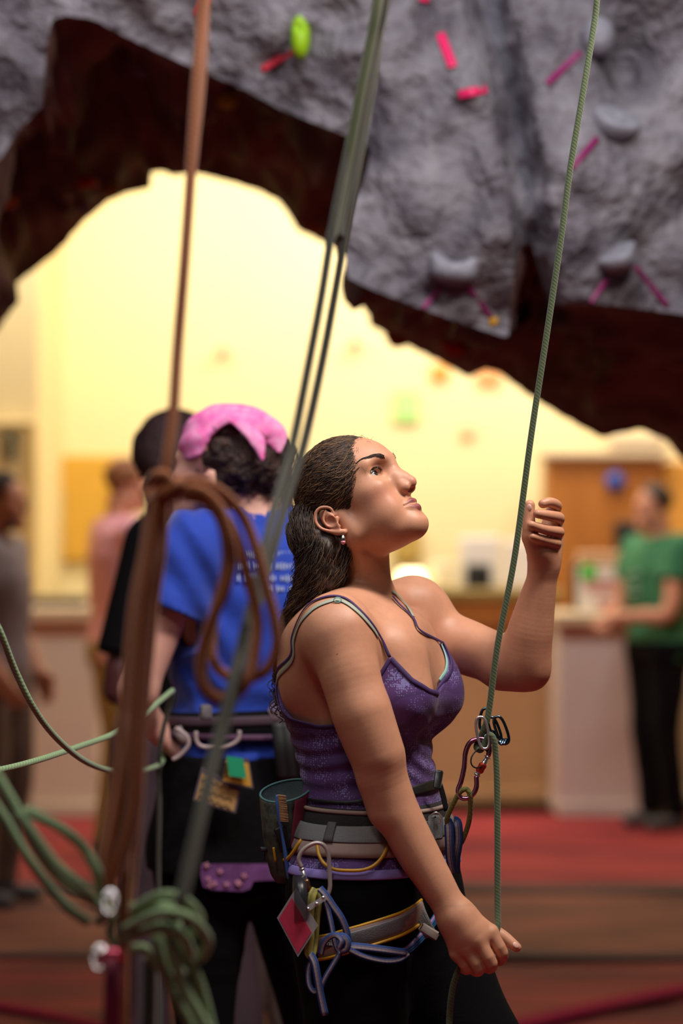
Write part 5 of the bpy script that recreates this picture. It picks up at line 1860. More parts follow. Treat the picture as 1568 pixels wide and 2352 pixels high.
def headops(c, fwd, up, s=1.0, jaw=1.0, nose=True):
    """a head with jaw, brow, nose, lips, eye hollows and ears; c = between the ears"""
    fwd = np.asarray(fwd, float); fwd /= np.linalg.norm(fwd)
    lf = np.cross(up, fwd); lf /= np.linalg.norm(lf); u = np.cross(fwd, lf)
    R = np.stack([fwd, lf, u], 1)
    g = lambda x, y, z: c + R @ (A(x, y, z) * s)
    E_ = lambda x, y, z, r, Q=None: ell(g(x, y, z), np.array(r) * s, R if Q is None else R @ Q)
    C_ = lambda a, b, ra, rb: rc(g(*a), g(*b), ra * s, rb * s)
    o = [('u', E_(.018, 0, .060, (.082, .073, .074)), .02), ('u', E_(.055, 0, .0, (.046, .054, .058)), .03), ('u', E_(.062, 0, -.036, (.042, .037, .040)), .02),
         ('u', E_(.090, 0, -.066, (.018 * jaw, .022 * jaw, .017)), .02), ('u', E_(.048, 0, -.055, (.045, .042, .024)), .02)]
    for k in (-1, 1):
        o += [('u', C_((.010, k * .052, -.030), (.084, k * .014, -.066), .016, .016), .02), ('u', E_(.066, k * .042, .010, (.028, .020, .020)), .02),
              ('u', C_((.104, k * .010, .050), (.084, k * .046, .052), .009, .008), .014), ('s', E_(.106, k * .032, .035, (.018, .017, .011)), .012),
              ('u', E_(.078, k * .032, .036, (.0145, .015, .0145)), .006),
              ('u', E_(-.010, k * .078, .004, (.016, .006, .028), rot(0, -14, k * 20)), .006), ('s', E_(-.006, k * .086, .002, (.009, .006, .012)), .004)]
    o += [('u', C_((.106, 0, .034), (.122, 0, .000), .008, .0095), .012), ('u', E_(.112, 0, -.006, (.011, .0165, .008)), .006),
          ('u', C_((.106, -.018, -.030), (.106, .018, -.030), .006, .006), .008), ('u', C_((.105, -.014, -.043), (.105, .014, -.043), .0065, .0065), .008),
          ('s', C_((.114, -.02, -.0365), (.114, .02, -.0365), .0022, .0022), .004)]
    return o, g, R


def handops(w_, d, palm_n, s=1.0, curl=.5, r0=.024):
    """hand at wrist w_, pointing along d, palm facing palm_n, five separate fingers"""
    d = d / np.linalg.norm(d); n = palm_n - d * (palm_n @ d); n /= np.linalg.norm(n); sd = np.cross(d, n)
    o = []
    for i in range(4):
        off = (-.030 + .020 * i) * s
        L = (.036, .042, .040, .032)[i] * s
        m_ = w_ + d * .085 * s + sd * off
        o += [('u', rc(w_ + sd * off * .4, m_, .017 * s, .0125 * s), .02)]
        a1 = curl * .7; a2 = curl * 1.6; a3 = curl * 2.3
        p1 = m_ + (d * math.cos(a1) + n * math.sin(a1)) * L
        p2 = p1 + (d * math.cos(a2) + n * math.sin(a2)) * L * .7
        p3 = p2 + (d * math.cos(a3) + n * math.sin(a3)) * L * .5
        o += chain([m_, p1, p2, p3], [.0105 * s, .0098 * s, .0088 * s, .0075 * s], .004)
    t0 = w_ + d * .025 * s - sd * .022 * s
    t1 = t0 + (d * .6 - sd * .7 + n * .3) * .038 * s
    t2 = t1 + (d * .9 - sd * .25 + n * .35) * .032 * s
    o += chain([t0, t1, t2], [.0150 * s, .0118 * s, .0085 * s], .01)
    return o


def blob(name, ops, m, parent, h, pad=.03, off=0., clip=None, disp=None):
    lo = np.min([o[1][1] - o[1][2] for o in ops if o[0] == 'u'], axis=0) - pad
    hi = np.max([o[1][1] + o[1][2] for o in ops if o[0] == 'u'], axis=0) + pad
    V, F = nets(ops, lo, hi, h, off=off, clip=clip, disp=disp)
    return add(name, V, F, m, parent)


HH = .006 if FINE else .009

# ---- the climber in the blue shirt, seen from behind
Y2 = 5.0
blue = empty('person', (P(560, 0, Y2)[0], Y2, 0), 'person in blue t-shirt and pink bandana standing with their back turned', 'person')
q = lambda x, y, dY=0: P(x, y, Y2 + dY)
BF = A(-.72, .69, 0); BL = A(-.69, -.72, 0)             # heading and her left
bzs = [zof(y, Y2) for y in (1205, 1240, 1290, 1360, 1440, 1520, 1600, 1660, 1740, 1820, 1900, 1980, 2040)]
bl_, br_ = [500, 440, 425, 418, 412, 408, 412, 405, 392, 375, 362, 360, 372], [660, 700, 712, 716, 712, 706, 700, 704, 712, 722, 730, 732, 720]
BO = P(565, 1244, Y2); BO[2] = 0
cxs_, B_ = [], []
for a_, b_ in zip(bl_, br_):
    cxs_.append(((a_ + b_) / 2 - 565) * Y2 / FPX); B_.append((b_ - a_) / 2 * Y2 / FPX)
EX, EYv = A(1, 0, 0), A(0, 1, 0)
Dp = [.05, .085, .10, .115, .115, .108, .10, .10, .108, .118, .122, .122, .11]
btor = [('u', sweep(bzs, [0] * 13, cxs_, Dp, Dp, B_, BO, EYv, EX, 2.3), .02)]
shL, shR = q(442, 1268, -.10), q(712, 1275, .13)
btor += [('u', rc(q(560, 1215), shL, .05, .055), .05), ('u', rc(q(610, 1215, .02), shR, .05, .055), .05)]
bneck = chain([q(588, 1215, .0), q(572, 1130, .0)], [.060, .056], .03)
elL, wrL = q(318, 1585, -.14), q(362, 1676, -.06)
elR, wrR = q(760, 1560, .20), q(640, 1690, .32)
barm = chain([shL, (shL + elL) / 2 + A(-.006, 0, 0), elL], [.052, .046, .038], .03) + chain([elL, (elL + wrL) / 2 + A(-.015, 0, 0), wrL], [.038, .036, .026], .02)
barm += chain([shR, elR, wrR], [.052, .038, .026], .03)
hcB = q(512, 1112, -.02)
bhead, gB, RB = headops(hcB, (-.88, .45, .06), A(0, 0, 1), 1.0)
bhand = handops(wrL, q(402, 1712, -.05) - wrL, A(.2, -.3, 1), .95, .9) + handops(wrR, A(-.8, .2, .1), A(0, 0, 1), 1.0, .5)
bhl, bhr = q(475, 2010, -.03), q(655, 2010, .05)
bkl, bkr = q(470, 2330, -.03), q(712, 2330, .10)
bal, bar_ = A(bkl[0] + .01, Y2 - .04, .09), A(bkr[0] + .06, Y2 + .13, .09)
bleg = chain([bhl, (bhl + bkl) / 2, bkl, bal], [.088, .074, .056, .038], .05) + chain([bhr, (bhr + bkr) / 2, bkr, bar_], [.088, .074, .056, .038], .05)
for an in (bal, bar_): bleg += chain([an, an + A(0, -.02, -.05), an + A(-.08, .08, -.055)], [.036, .03, .026], .03)
blob('body', btor + bneck + barm + bhead + bhand + bleg, M_skin2, blue, HH)
M_blue = mat('blue cotton', srgb(20, 62, 176), .8, bump=.5, bscale=14, detail=2, sheen=.3)
slv = chain([shL, shL + (elL - shL) * .52], [.062, .062], .05) + chain([shR, shR + (elR - shR) * .52], [.062, .062], .05)
slc = shL + (elL - shL) * .44; sld = (elL - shL) / np.linalg.norm(elL - shL)
src_ = shR + (elR - shR) * .50; srd = (elR - shR) / np.linalg.norm(elR - shR)
def bshirt(p, d):
    arm_ = ev(slv, p) < ev(btor, p) - .004
    s1 = np.where(arm_ & (p[:, 0] < BO[0]), (p - slc) @ sld, -1)
    s2 = np.where(arm_ & (p[:, 0] > BO[0]), (p - src_) @ srd, -1)
    nk = ((p - q(585, 1190)) ** 2).sum(1) ** .5
    e = np.maximum(d, -(d + .02))
    e = np.maximum(e, zof(1748, Y2) + .012 * np.sin(p[:, 0] * 30) - p[:, 2])
    e = np.maximum(e, .066 - nk)
    return np.maximum(e, np.maximum(s1, s2))
def bfold(p):
    u = p @ A(.6, .2, .77)
    return .005 * np.sin(u * 75 + 2.5 * np.sin(p[:, 0] * 22)) * np.exp(-((p[:, 0] - shL[0] - .03) / .12) ** 2) + .004 * fn(p, 26, 3) + .006 * np.sin(p[:, 2] * 60 + 8 * p[:, 0]) * np.exp(-((p[:, 2] - zof(1600, Y2)) / .05) ** 2)
sh_b = blob('t_shirt', btor + slv, M_blue, blue, HH, off=.012, clip=bshirt, disp=bfold)
# printed lines on the back: blurred rows of small white letters
M_print = mat('white shirt print', srgb(170, 185, 225), .8)
R_ = np.random.default_rng(21)
for row, (x0, x1, y) in enumerate(((536, 700, 1272), (548, 700, 1298), (545, 700, 1326), (600, 700, 1350))):
    xs = []; x = x0
    while x < x1:
        wl = R_.integers(2, 7) * 7
        k = x
        while k < min(x + wl, x1):
            xs.append(k); k += 7
        x += wl + 8
    mb = MB()
    pts = onto(btor + slv, [(x_, y + .02 * (x_ - 540)) for x_ in xs], .0155, 4.4)
    for p_ in pts:
        hgt = R_.choice([.009, .012, .014])
        mb.box(p_ + A(0, 0, 0), (.0042, .002, hgt))
    mb.build('back_print', M_print, sh_b, smooth=False)
# shorts and leggings
M_blackc = mat('black cotton', (.0045, .004, .005), .95, bump=.3, bscale=60, spec=.15)
def bshort(p, d):
    e = np.maximum(d, -(d + .03))
    return np.maximum(e, np.maximum(p[:, 2] - zof(1728, Y2), zof(1992, Y2) - p[:, 2]))
blob('shorts', [btor[0]] + bleg[:2], M_blackc, blue, HH, off=.020, clip=bshort, disp=lambda p: .005 * fn(p, 24, 7))
blob('leggings', [btor[0]] + bleg[:2], mat('black tights', (.003, .003, .004), .95, spec=.12), blue, HH, off=.006, clip=lambda p, d: np.maximum(np.maximum(d, -(d + .03)), np.maximum(p[:, 2] - zof(1960, Y2), .10 - p[:, 2])))
for an in (bal, bar_):
    blob('shoe', chain([an + A(0, 0, -.02), an + A(.01, -.03, -.05), an + A(-.09, .09, -.055)], [.042, .036, .032], .03), M_shoe, blue, .008, clip=lambda p, d: np.maximum(d, .006 - p[:, 2]))
# bandana
ban = [('u', ell(q(524, 1036, -.005), (.104, .100, .098), rot(0, 14, 0)), .02), ('u', ell(q(580, 1024, .0), (.066, .085, .072), rot(0, 20, 0)), .03)]
def banc(p, d):
    # lower edge seen from behind: from the left temple over the crown to the right
    px = 784 + (p[:, 0] / p[:, 1]) * FPX
    back = np.interp(px, [400, 415, 440, 462, 485, 520, 560, 600, 640, 660], [1060, 1062, 1058, 1050, 1008, 978, 975, 1005, 1040, 1050])
    fnt = np.interp(px, [400, 460, 640], [1052, 1040, 1030])
    w_ = 1 / (1 + np.exp((p[:, 1] - (Y2 - .01)) * 60))
    lim = zof(back * w_ + fnt * (1 - w_), Y2)
    return smax(np.maximum(d, -(d + .014)), lim - p[:, 2], .005)
M_ban = mat('hot pink bandana', srgb(248, 104, 184), .7, col2=srgb(250, 168, 214), vscale=34, bump=.5, bscale=18, detail=3)
def banf(p):
    u = (p - q(500, 1000)) @ A(.5, .2, .85)
    return .0022 * np.sin(u * 150 + 3 * np.sin(p[:, 0] * 30)) * np.clip((q(520, 1000)[0] - p[:, 0]) / .05, 0, 1) + .0012 * fn(p, 50, 1)
bn = blob('bandana', ban, M_ban, blue, .004 if FINE else .006, clip=banc, disp=banf)
# the knotted tail hanging at the back
t1 = [q(490, 985, -.105), q(530, 962, -.112), q(566, 985, -.118), q(592, 1015, -.122), q(603, 1058, -.124)]
t2 = [q(520, 962, -.098), q(576, 960, -.095), q(622, 985, -.085), q(636, 1012, -.08), q(641, 1040, -.08)]
for tt, rr_x in ((t1, [.006, .013, .016, .003]), (t2, [.010, .024, .024, .004])):
    mb = MB(); c_ = catmull(tt, 8); mb.tube(c_, .004, seg=12, ref=A(0, -1, .5), rx=np.interp(np.linspace(0, 1, len(c_)), [0, .4, .75, 1], rr_x)); mb.build('bandana_tail', M_ban, blue)
# curly hair
bh_ = [('u', ell(q(556, 1052, -.01), (.100, .096, .080)), .03), ('u', ell(q(606, 1078, .0), (.056, .08, .056)), .03), ('u', ell(q(530, 1040, .0), (.088, .088, .085)), .03)]
def hc_(p, d):
    l = (p - hcB) @ RB
    fc = .050 - l[:, 0] - .0 * l[:, 2]
    e = smax(d, -(fc + .012 * np.sin(l[:, 2] * 90)), .01)
    return smax(e, l[:, 2] - .115, .01)
blob('curly_hair', bh_, M_dhair, blue, .004 if FINE else .006, clip=hc_, disp=lambda p: .007 * fn(p, 75, 2) + .004 * fn(p, 170, 4))
R_ = np.random.default_rng(31)
mb = MB()
base = [A(*o[1][1]) for o in bh_]
for k in range(420 if FINE else 150):
    o = bh_[R_.integers(0, 3)]
    D = R_.normal(size=3); D /= np.linalg.norm(D)
    c = o[1][1] + D * (A(.098, .095, .085) * (.98 if o is bh_[0] else .78))
    l = (c - hcB) @ RB
    if l[0] > .045 or c[2] > zof(985, Y2): continue
    e1 = np.cross(D, A(0, 0, 1)); e1 /= np.linalg.norm(e1) + 1e-6; e2 = np.cross(D, e1)
    r_ = R_.uniform(.006, .011); th = np.linspace(0, R_.uniform(4, 8), 14)
    mb.tube([c + e1 * math.cos(t) * r_ + e2 * math.sin(t) * r_ + D * (.002 * t) - A(0, 0, .0012) * t for t in th], .0016, seg=4, caps=False)
mb.build('curls', M_dhair, blue)

# harness of the blue climber
hb = empty('harness', (0, 0, 0)); hb.parent = blue
bops = [btor[0]]
def bband(y, off, th, hh, m, name, seg=10):
    an = np.radians(np.linspace(0, 352, 45))
    o = np.array([BO + A(math.cos(a) * .4, math.sin(a) * .4, zof(y(math.cos(a)), Y2)) for a in an]); d = np.array([-A(math.cos(a), math.sin(a), 0) for a in an])
    o[:, 0] += 0
    r, _ = march(bops, o, d, off, 0, 60)
    mb = MB(); p = catmull(list(r), 2, True); mb.tube(p, th, seg=seg, ref=grad(bops, p), rx=hh, closed=True); return mb.build(name, m, hb), r
bband(lambda c: 1656 - 6 * c, .026, .006, .030, M_blackc, 'waist_pad')
bband(lambda c: 1646 - 4 * c, .033, .0022, .010, mat('plum webbing', srgb(74, 54, 66), .7), 'waist_belt')
bband(lambda c: 1682 + 2 * c, .032, .0022, .006, mat('plum piping', srgb(88, 52, 84), .7), 'lower_piping')
mb = MB(); mb.box(q(473, 1635, -.155), (.026, .008, .030), rot(0, 0, 20), .003); mb.build('buckle', mat('grey plastic', srgb(100, 92, 96), .5), hb)
for pts in ([(402, 1672), (428, 1690), (432, 1712), (412, 1736), (396, 1745)], [(450, 1680), (452, 1704), (470, 1716), (520, 1714), (546, 1700), (550, 1678)]):
    mb = MB(); mb.tube(catmull([q(x, y, -.165) for x, y in pts], 6), .0042, seg=8); mb.build('gear_loop', mat('pale grey plastic', srgb(180, 160, 158), .45), hb)
for pts in ([(402, 1680), (420, 1700)],):
    mb = MB(); mb.tube([q(405, 1672, -.162), q(415, 1690, -.165), q(428, 1706, -.165)], .004, seg=8, ref=A(0, -1, 0), rx=.010); mb.build('gear_loop_sleeve', mat('pale grey sleeve', srgb(150, 136, 134), .5), hb)
cb_ = onto(bops, [(630, 1631)], .037, 4.4)[0]
mb = MB(); mb.tube(np.array([cb_ + A(.011, 0, 0), cb_ + A(0, 0, .019), cb_ + A(-.011, 0, 0), cb_ + A(0, 0, -.019)]), .0018, seg=6, closed=True)
mb.tube(np.array([cb_ + A(.003, 0, .006), cb_ + A(-.003, 0, -.002), cb_ + A(.001, 0, -.008)]), .0014, seg=6)
mb.build('diamond_logo', mat('pink grey print', srgb(190, 160, 165), .7), hb)
# black quickdraw cluster and pouch at her right hip
for k, (x0, x1) in enumerate(((636, 650), (652, 672), (668, 700))):
    mb = MB(); mb.tube(catmull([q(x0, 1660, -.15), q((x0 + x1) / 2, 1720, -.16), q(x1, 1790, -.15)], 6), .005, seg=8, ref=A(0, -1, 0), rx=.013); mb.build('hanging_strap', M_blk, hb)
po = empty('pouch', q(520, 2010, -.16), 'purple floral pouch hanging under the black shorts', 'pouch')
M_floral = mat('purple floral cloth', srgb(122, 72, 132), .8, col2=srgb(96, 50, 100), vscale=30)
pp = np.array([(460, 1984), (700, 1984), (700, 2018), (582, 2024), (574, 2042), (556, 2048), (480, 2044), (466, 2036), (460, 2012)], float)
fr0 = [q(x, y, -.150) for x, y in pp]; bk0 = [q(x, y, -.135) for x, y in pp]; n0 = len(pp)
fixn(add('cloth', fr0 + bk0, [tuple(range(n0)), tuple(range(2 * n0 - 1, n0 - 1, -1))] + [(i, (i + 1) % n0, n0 + (i + 1) % n0, n0 + i) for i in range(n0)], M_floral, po, smooth=False))
mb = MB()
for x, y in ((474, 1988), (505, 2002), (478, 2020), (492, 2030), (520, 2032), (545, 2028), (560, 2012), (548, 2030), (482, 2034)):
    c = q(x, y, -.153)
    for a_ in range(5):
        t = a_ * 1.2566; mb.tube([c, c + A(math.cos(t) * .0065, 0, math.sin(t) * .0065)], [.0004, .0018], seg=6)
mb.build('flower_print', mat('pink flowers', srgb(205, 140, 160), .8), po)
# name tags
def tagcard(c4, Y, inner, name, label, extra=None):
    t = empty('name_tag', P(*c4[0], Y), label, 'name tag')
    c_ = [P(x, y, Y) for x, y in c4]
    quad(c_, .0014, 'holder', mat('holder vinyl', srgb(96, 84, 96), .3), t)
    quad(c_, .0030, 'card', inner, t, (.16, .05, .06, .05))
    return t
t_ = tagcard([(518, 1738), (571, 1742), (582, 1812), (507, 1796)], 4.80, mat('yellow card', srgb(214, 160, 60), .6), 'n', 'yellow name tag with black letters hanging from the blue climbers harness')
text('SAFE', .016, P(519, 1768, 4.797), rot(90, 0, 0) @ rot(0, 0, 80), M_blk, 'tag_writing', t_)
t_ = empty('name_tag', P(540, 1762, 4.785), 'small green tag lying over the yellow name tag', 'name tag')
quad([P(*x_, 4.79) for x_ in ((520, 1736), (558, 1742), (566, 1788), (526, 1782))], .003, 'card', mat('green card', srgb(30, 160, 112), .6), t_)
t_ = tagcard([(464, 1760), (553, 1812), (541, 1868), (443, 1838)], 4.815, mat('buff card', srgb(190, 150, 92), .6), 'n', 'buff name tag with handwriting below the yellow tag')
mb = MB()
for r_, (x0, y0) in enumerate(((462, 1790), (458, 1812), (455, 1830))):
    pts = [P(x0 + 6 * i + 2, y0 + 2.2 * i + 3 * math.sin(i * 2.1 + r_), 4.8125) for i in range(13)]
    mb.tube(catmull(pts, 3), .0007, seg=4)
mb.build('handwriting', M_blk, t_)


# ---- simple standing figures further back
def figure(x, ytop, Y, heading, label, skin, hair, shirt, pants, pose, hw=.20, beard=False, sleeve=.5, h=None, shirt_h=None, lean=0.0, short_hair=True, hairops=None):
    """ytop: top of the head in the picture; pose: dict(elL, wrL, elR, wrR) offsets in (side, forward, height)"""
    h = h or (.009 if FINE else .013)
    top = zof(ytop, Y)
    k = top / 1.72
    X = P(x, 0, Y)[0]
    f = A(math.cos(math.radians(heading)), math.sin(math.radians(heading)), 0); l = np.cross(A(0, 0, 1), f)
    base = A(X, Y, 0)
    W = lambda s, fw, z: base + l * s * k + f * (fw + lean * z) * k + A(0, 0, z * k)
    t = empty('person', base, label, 'person')
    hx = pose.get('hx', 0)
    hd, g, R = headops(W(hx, .015, 1.575), f + A(0, 0, pose.get('nod', 0)), A(0, 0, 1), k * 1.0)
    zt = [.86, .95, 1.05, 1.18, 1.30, 1.40, 1.455]
    tor = [('u', sweep([base[2] + z * k for z in zt], [lean * z * k for z in zt], [0] * 7, [v * k for v in (.10, .11, .105, .115, .12, .09, .05)], [v * k for v in (.12, .12, .10, .11, .12, .10, .06)],
                       [v * k for v in (hw * .88, hw * .90, hw * .82, hw * .88, hw * .95, hw * .80, hw * .45)], base, f, l, 2.3), .03)]
    shl, shr = W(hw - .02, 0, 1.395), W(-hw + .02, 0, 1.395)
    nk = chain([W(0, -.01, 1.40), W(hx, .0, 1.54)], [.060 * k, .054 * k], .03)
    arms = []; sle = []
    ends = []
    for s_, sh, ek, wk in ((1, shl, 'elL', 'wrL'), (-1, shr, 'elR', 'wrR')):
        e = W(*pose.get(ek, (s_ * .26, -.02, 1.12))); w_ = W(*pose.get(wk, (s_ * .28, .02, .87)))
        arms += chain([sh, (sh + e) / 2, e, (e + w_) / 2, w_], [.055 * k, .048 * k, .038 * k, .036 * k, .026 * k], .03)
        d = w_ - e; d /= np.linalg.norm(d)
        arms += handops(w_, d, A(0, 0, -1) if abs(d[2]) < .8 else -l * s_, k, .6)
        sle += chain([sh, sh + (e - sh) * (sleeve + .1)], [.062 * k, .060 * k], .04)
        ends.append((sh + (e - sh) * sleeve, (e - sh) / np.linalg.norm(e - sh), s_))
    hipl, hipr = W(.09, 0, .90), W(-.09, 0, .90)
    sp = pose.get('stance', .12)
    legs_ = []
    for s_, hp_, in ((1, hipl), (-1, hipr)):
        kn = W(s_ * sp * .9, .02, .49); an = W(s_ * sp, -.03, .09)
        an[2] = max(an[2], .09)
        legs_ += chain([hp_, (hp_ + kn) / 2, kn, an], [.09 * k, .076 * k, .056 * k, .040 * k], .04)
    feet_ = []
    for s_ in (1, -1):
        an = W(s_ * sp, -.03, .09)
        feet_ += chain([an, an - f * .03 + A(0, 0, -.05), an + f * .13 + A(0, 0, -.06)], [.036, .03, .026], .02)
    blob('body', tor + nk + hd + arms + legs_ + feet_, skin, t, h)
    zh = pose.get('hem', .84)
    def cs(p, d):
        e = np.maximum(d, -(d + .03)); e = np.maximum(e, base[2] + zh * k - p[:, 2])
        lat = (p - base) @ l
        arm_ = ev(sle, p) < ev(tor, p) - .004
        for c, dd, s_ in ends:
            e = np.maximum(e, np.where(arm_ & (lat * s_ > 0), (p - c) @ dd, -1))
        return np.maximum(e, .06 * k - np.sqrt(((p - W(0, .0, 1.475)) ** 2).sum(1)))
    blob('t_shirt' if sleeve < .9 else 'long_sleeved_shirt', tor + sle, shirt, t, h, off=.016, clip=cs, disp=lambda p: .006 * fn(p, 18, Y))
    blob('trousers', [tor[0]] + legs_, pants, t, h, off=.018, clip=lambda p, d: np.maximum(np.maximum(d, -(d + .03)), np.maximum(p[:, 2] - .94 * k, .07 - p[:, 2])), disp=lambda p: .006 * fn(p, 16, Y + 2))
    for s_ in (1, -1):
        an = W(s_ * sp, -.03, .09)
        blob('shoe', chain([an + A(0, 0, -.02), an - f * .03 + A(0, 0, -.045), an + f * .14 + A(0, 0, -.055)], [.042, .036, .032], .03), M_shoe, t, .01, clip=lambda p, d: np.maximum(d, .006 - p[:, 2]))
    cp = [('u', ell(g(.005, 0, .068), np.array((.092, .083, .082)) * k, R), .02)]
    def hcl(p, d):
        q_ = (p - g(0, 0, 0)) @ R / k
        xh = np.interp(q_[:, 2], [-.06, -.02, .02, .06, .10, .13], [-.03, -.02, .01, .05, .075, .085])
        return smax(d, q_[:, 0] - xh, .01)
    blob('hair', cp if hairops is None else [('u', ell(g(*c_), np.array(r_) * k, R), .03) for c_, r_ in hairops], hair, t, h * .8, clip=hcl, disp=lambda p: .004 * fn(p, 60, 1))
    if beard:
        bd_ = [('u', ell(g(.052, 0, -.052), np.array((.056, .050, .036)) * k, R), .02)]
        blob('beard', bd_, hair, t, h * .8, clip=lambda p, d: smax(d, ((p - g(0, 0, 0)) @ R / k)[:, 2] * .9 + .030 - .0 * p[:, 0], .01), disp=lambda p: .002 * fn(p, 80, 1))
    return t, W, k, g, R


M_pinkc = mat('pink cotton', srgb(252, 184, 206), .8, var=.03, bump=.4, bscale=12)
M_khaki = mat('khaki cotton', srgb(176, 158, 104), .85, var=.05)
M_greenc = mat('green cotton', srgb(52, 122, 84), .8, var=.04, bump=.3, bscale=12)
M_greyc = mat('grey cotton', srgb(140, 128, 134), .85)
M_sage = mat('sage cotton', srgb(140, 160, 142), .85, var=.05)
M_khaki2 = mat('taupe trousers', srgb(104, 84, 76), .85, var=.05, bump=.3, bscale=14)
M_bhair = mat('dark brown hair', srgb(52, 34, 26), .6)
M_rhair = mat('light brown hair', srgb(150, 96, 60), .6)

# pink shirt, arms folded, behind the orange rope
figure(276, 1052, 10.9, 20, 'person in pale pink shirt with folded arms standing behind the orange rope', M_skin4, M_rhair, M_pinkc, M_khaki,
       dict(elL=(.22, .10, 1.10), wrL=(-.02, .22, 1.12), elR=(-.22, .10, 1.10), wrR=(.04, .20, 1.08), hem=.86), hw=.235)
# bearded man cut by the left edge
figure(-8, 1085, 9.6, -20, 'person in grey shirt facing right, cut off by the far left edge', M_skin4, M_bhair, M_greyc, M_khaki2,
       dict(elL=(.19, -.02, 1.12), wrL=(.17, .10, .92), elR=(-.19, -.02, 1.12), wrR=(-.16, .10, .92)), hw=.145, beard=True)
# man in green leaning on the counter
tg_, Wg, kg, gg, RG = figure(1512, 1112, 12.15, 205, 'person in green t-shirt and black trousers leaning beside the right counter', M_skin4, M_bhair, M_greenc, M_blackc,
       dict(elL=(.24, .10, 1.08), wrL=(.06, .26, 1.06), elR=(-.25, .08, 1.08), wrR=(-.06, .26, 1.05), hem=.78, stance=.11), hw=.23, beard=True, lean=.0)
mb = MB()
fg = A(math.cos(math.radians(205)), math.sin(math.radians(205)), 0); lg_ = np.cross(A(0, 0, 1), fg)
for s0, z0, s1, z1 in ((-.10, 1.20, .06, 1.28), (-.08, 1.17, .05, 1.22), (-.06, 1.13, .07, 1.18)):
    mb.tube(catmull([Wg(s0, .150, z0), Wg((s0 + s1) / 2, .158, (z0 + z1) / 2 + .02), Wg(s1, .150, z1)], 6), .008, seg=6)
mb.build('chest_print', mat('pale print', srgb(140, 180, 160), .8), tg_)
# dark haired climber behind the orange rope, arm bent
t5, W5, k5, g5, R5 = figure(436, 955, 6.2, 100, 'person in black t-shirt with short curly black hair, elbow bent, behind the orange rope', M_skin3, M_jet, M_blackc, mat('plum shorts cloth', srgb(74, 56, 64), .85),
       dict(hx=.042, elL=(.185, -.05, 1.04), wrL=(.06, .18, 1.10), elR=(-.17, .02, 1.12), wrR=(-.06, .22, 1.14), hem=.90), hw=.105, sleeve=.78,
       hairops=[((-.01, 0, .065), (.108, .100, .098)), ((-.04, 0, .03), (.08, .085, .07))])
# sage shirt behind the blue climber
figure(612, 1052, 6.9, 80, 'person in sage shirt and taupe trousers hidden behind the blue climber', M_skin4, M_rhair, M_sage, M_khaki2,
       dict(elL=(.20, .10, 1.12), wrL=(.05, .25, 1.10), elR=(-.20, .10, 1.12), wrR=(-.05, .25, 1.08), hem=.86, stance=.07), hw=.17)
# ================================================================== ropes hanging in the foreground
M_orope = ropemat('orange rope sheath', srgb(188, 108, 46), srgb(112, 54, 24), 700, 3)
M_grope = ropemat('pale green rope sheath', srgb(160, 190, 136), srgb(110, 138, 100), 800, 3)
M_drope = ropemat('dark olive rope sheath', srgb(64, 66, 38), srgb(40, 34, 34), 800, 3)


def rope_(pts, r, m, name, parent=None, sub=10, seg=10):
    V, F, U = tube(catmull([P(*p) for p in pts], sub), r, seg=seg)
    return add(name, V, F, m, parent, uv=U)


YO = 2.85
orp = empty('rope_coil', P(330, 1400, YO), 'orange rope tied off and coiled in loops in front of the blue climber', 'rope')
rope_([(486, -300, YO + .25), (466, 0, YO + .2), (452, 180, YO + .15), (438, 400, YO + .1), (424, 600, YO + .06), (408, 800, YO + .03), (398, 950, YO), (384, 1060, YO - .02), (378, 1120, YO - .02)], .0068, M_orope, 'hanging_strand', orp)
rope_([(490, -300, YO + .27), (472, 0, YO + .22), (462, 180, YO + .17), (446, 330, YO + .13), (436, 420, YO + .11)], .0062, M_orope, 'doubled_strand', orp)
# knot
rope_([(344, 1108, YO), (360, 1092, YO - .03), (384, 1098, YO - .035), (388, 1130, YO - .03), (366, 1160, YO - .02), (344, 1150, YO), (340, 1122, YO + .01), (362, 1108, YO + .02), (390, 1116, YO + .02), (404, 1140, YO)], .0075, M_orope, 'knot', orp)
rope_([(350, 1150, YO - .01), (372, 1136, YO - .035), (404, 1112, YO - .03), (430, 1108, YO - .01), (452, 1120, YO)], .0078, M_orope, 'knot_turn', orp)
# loops to the right
rope_([(392, 1112, YO), (430, 1104, YO - .02), (480, 1114, YO - .02), (530, 1150, YO - .01), (565, 1200, YO), (590, 1270, YO), (612, 1350, YO), (632, 1430, YO), (636, 1490, YO), (610, 1540, YO), (560, 1560, YO), (510, 1545, YO), (485, 1500, YO + .01), (490, 1420, YO + .02), (515, 1330, YO + .02), (522, 1260, YO + .02), (505, 1190, YO + .01), (470, 1150, YO + .01), (420, 1140, YO + .01)], .0068, M_orope, 'loop', orp)
rope_([(398, 1132, YO - .01), (440, 1122, YO - .03), (480, 1140, YO - .03), (510, 1180, YO - .03), (528, 1240, YO - .03), (530, 1300, YO - .02), (510, 1370, YO - .02), (480, 1440, YO - .02), (462, 1510, YO - .02), (466, 1570, YO - .02), (500, 1604, YO - .02), (540, 1596, YO - .02), (570, 1560, YO - .02), (585, 1500, YO - .01), (590, 1420, YO), (570, 1330, YO), (545, 1240, YO), (520, 1190, YO)], .0068, M_orope, 'loop', orp)
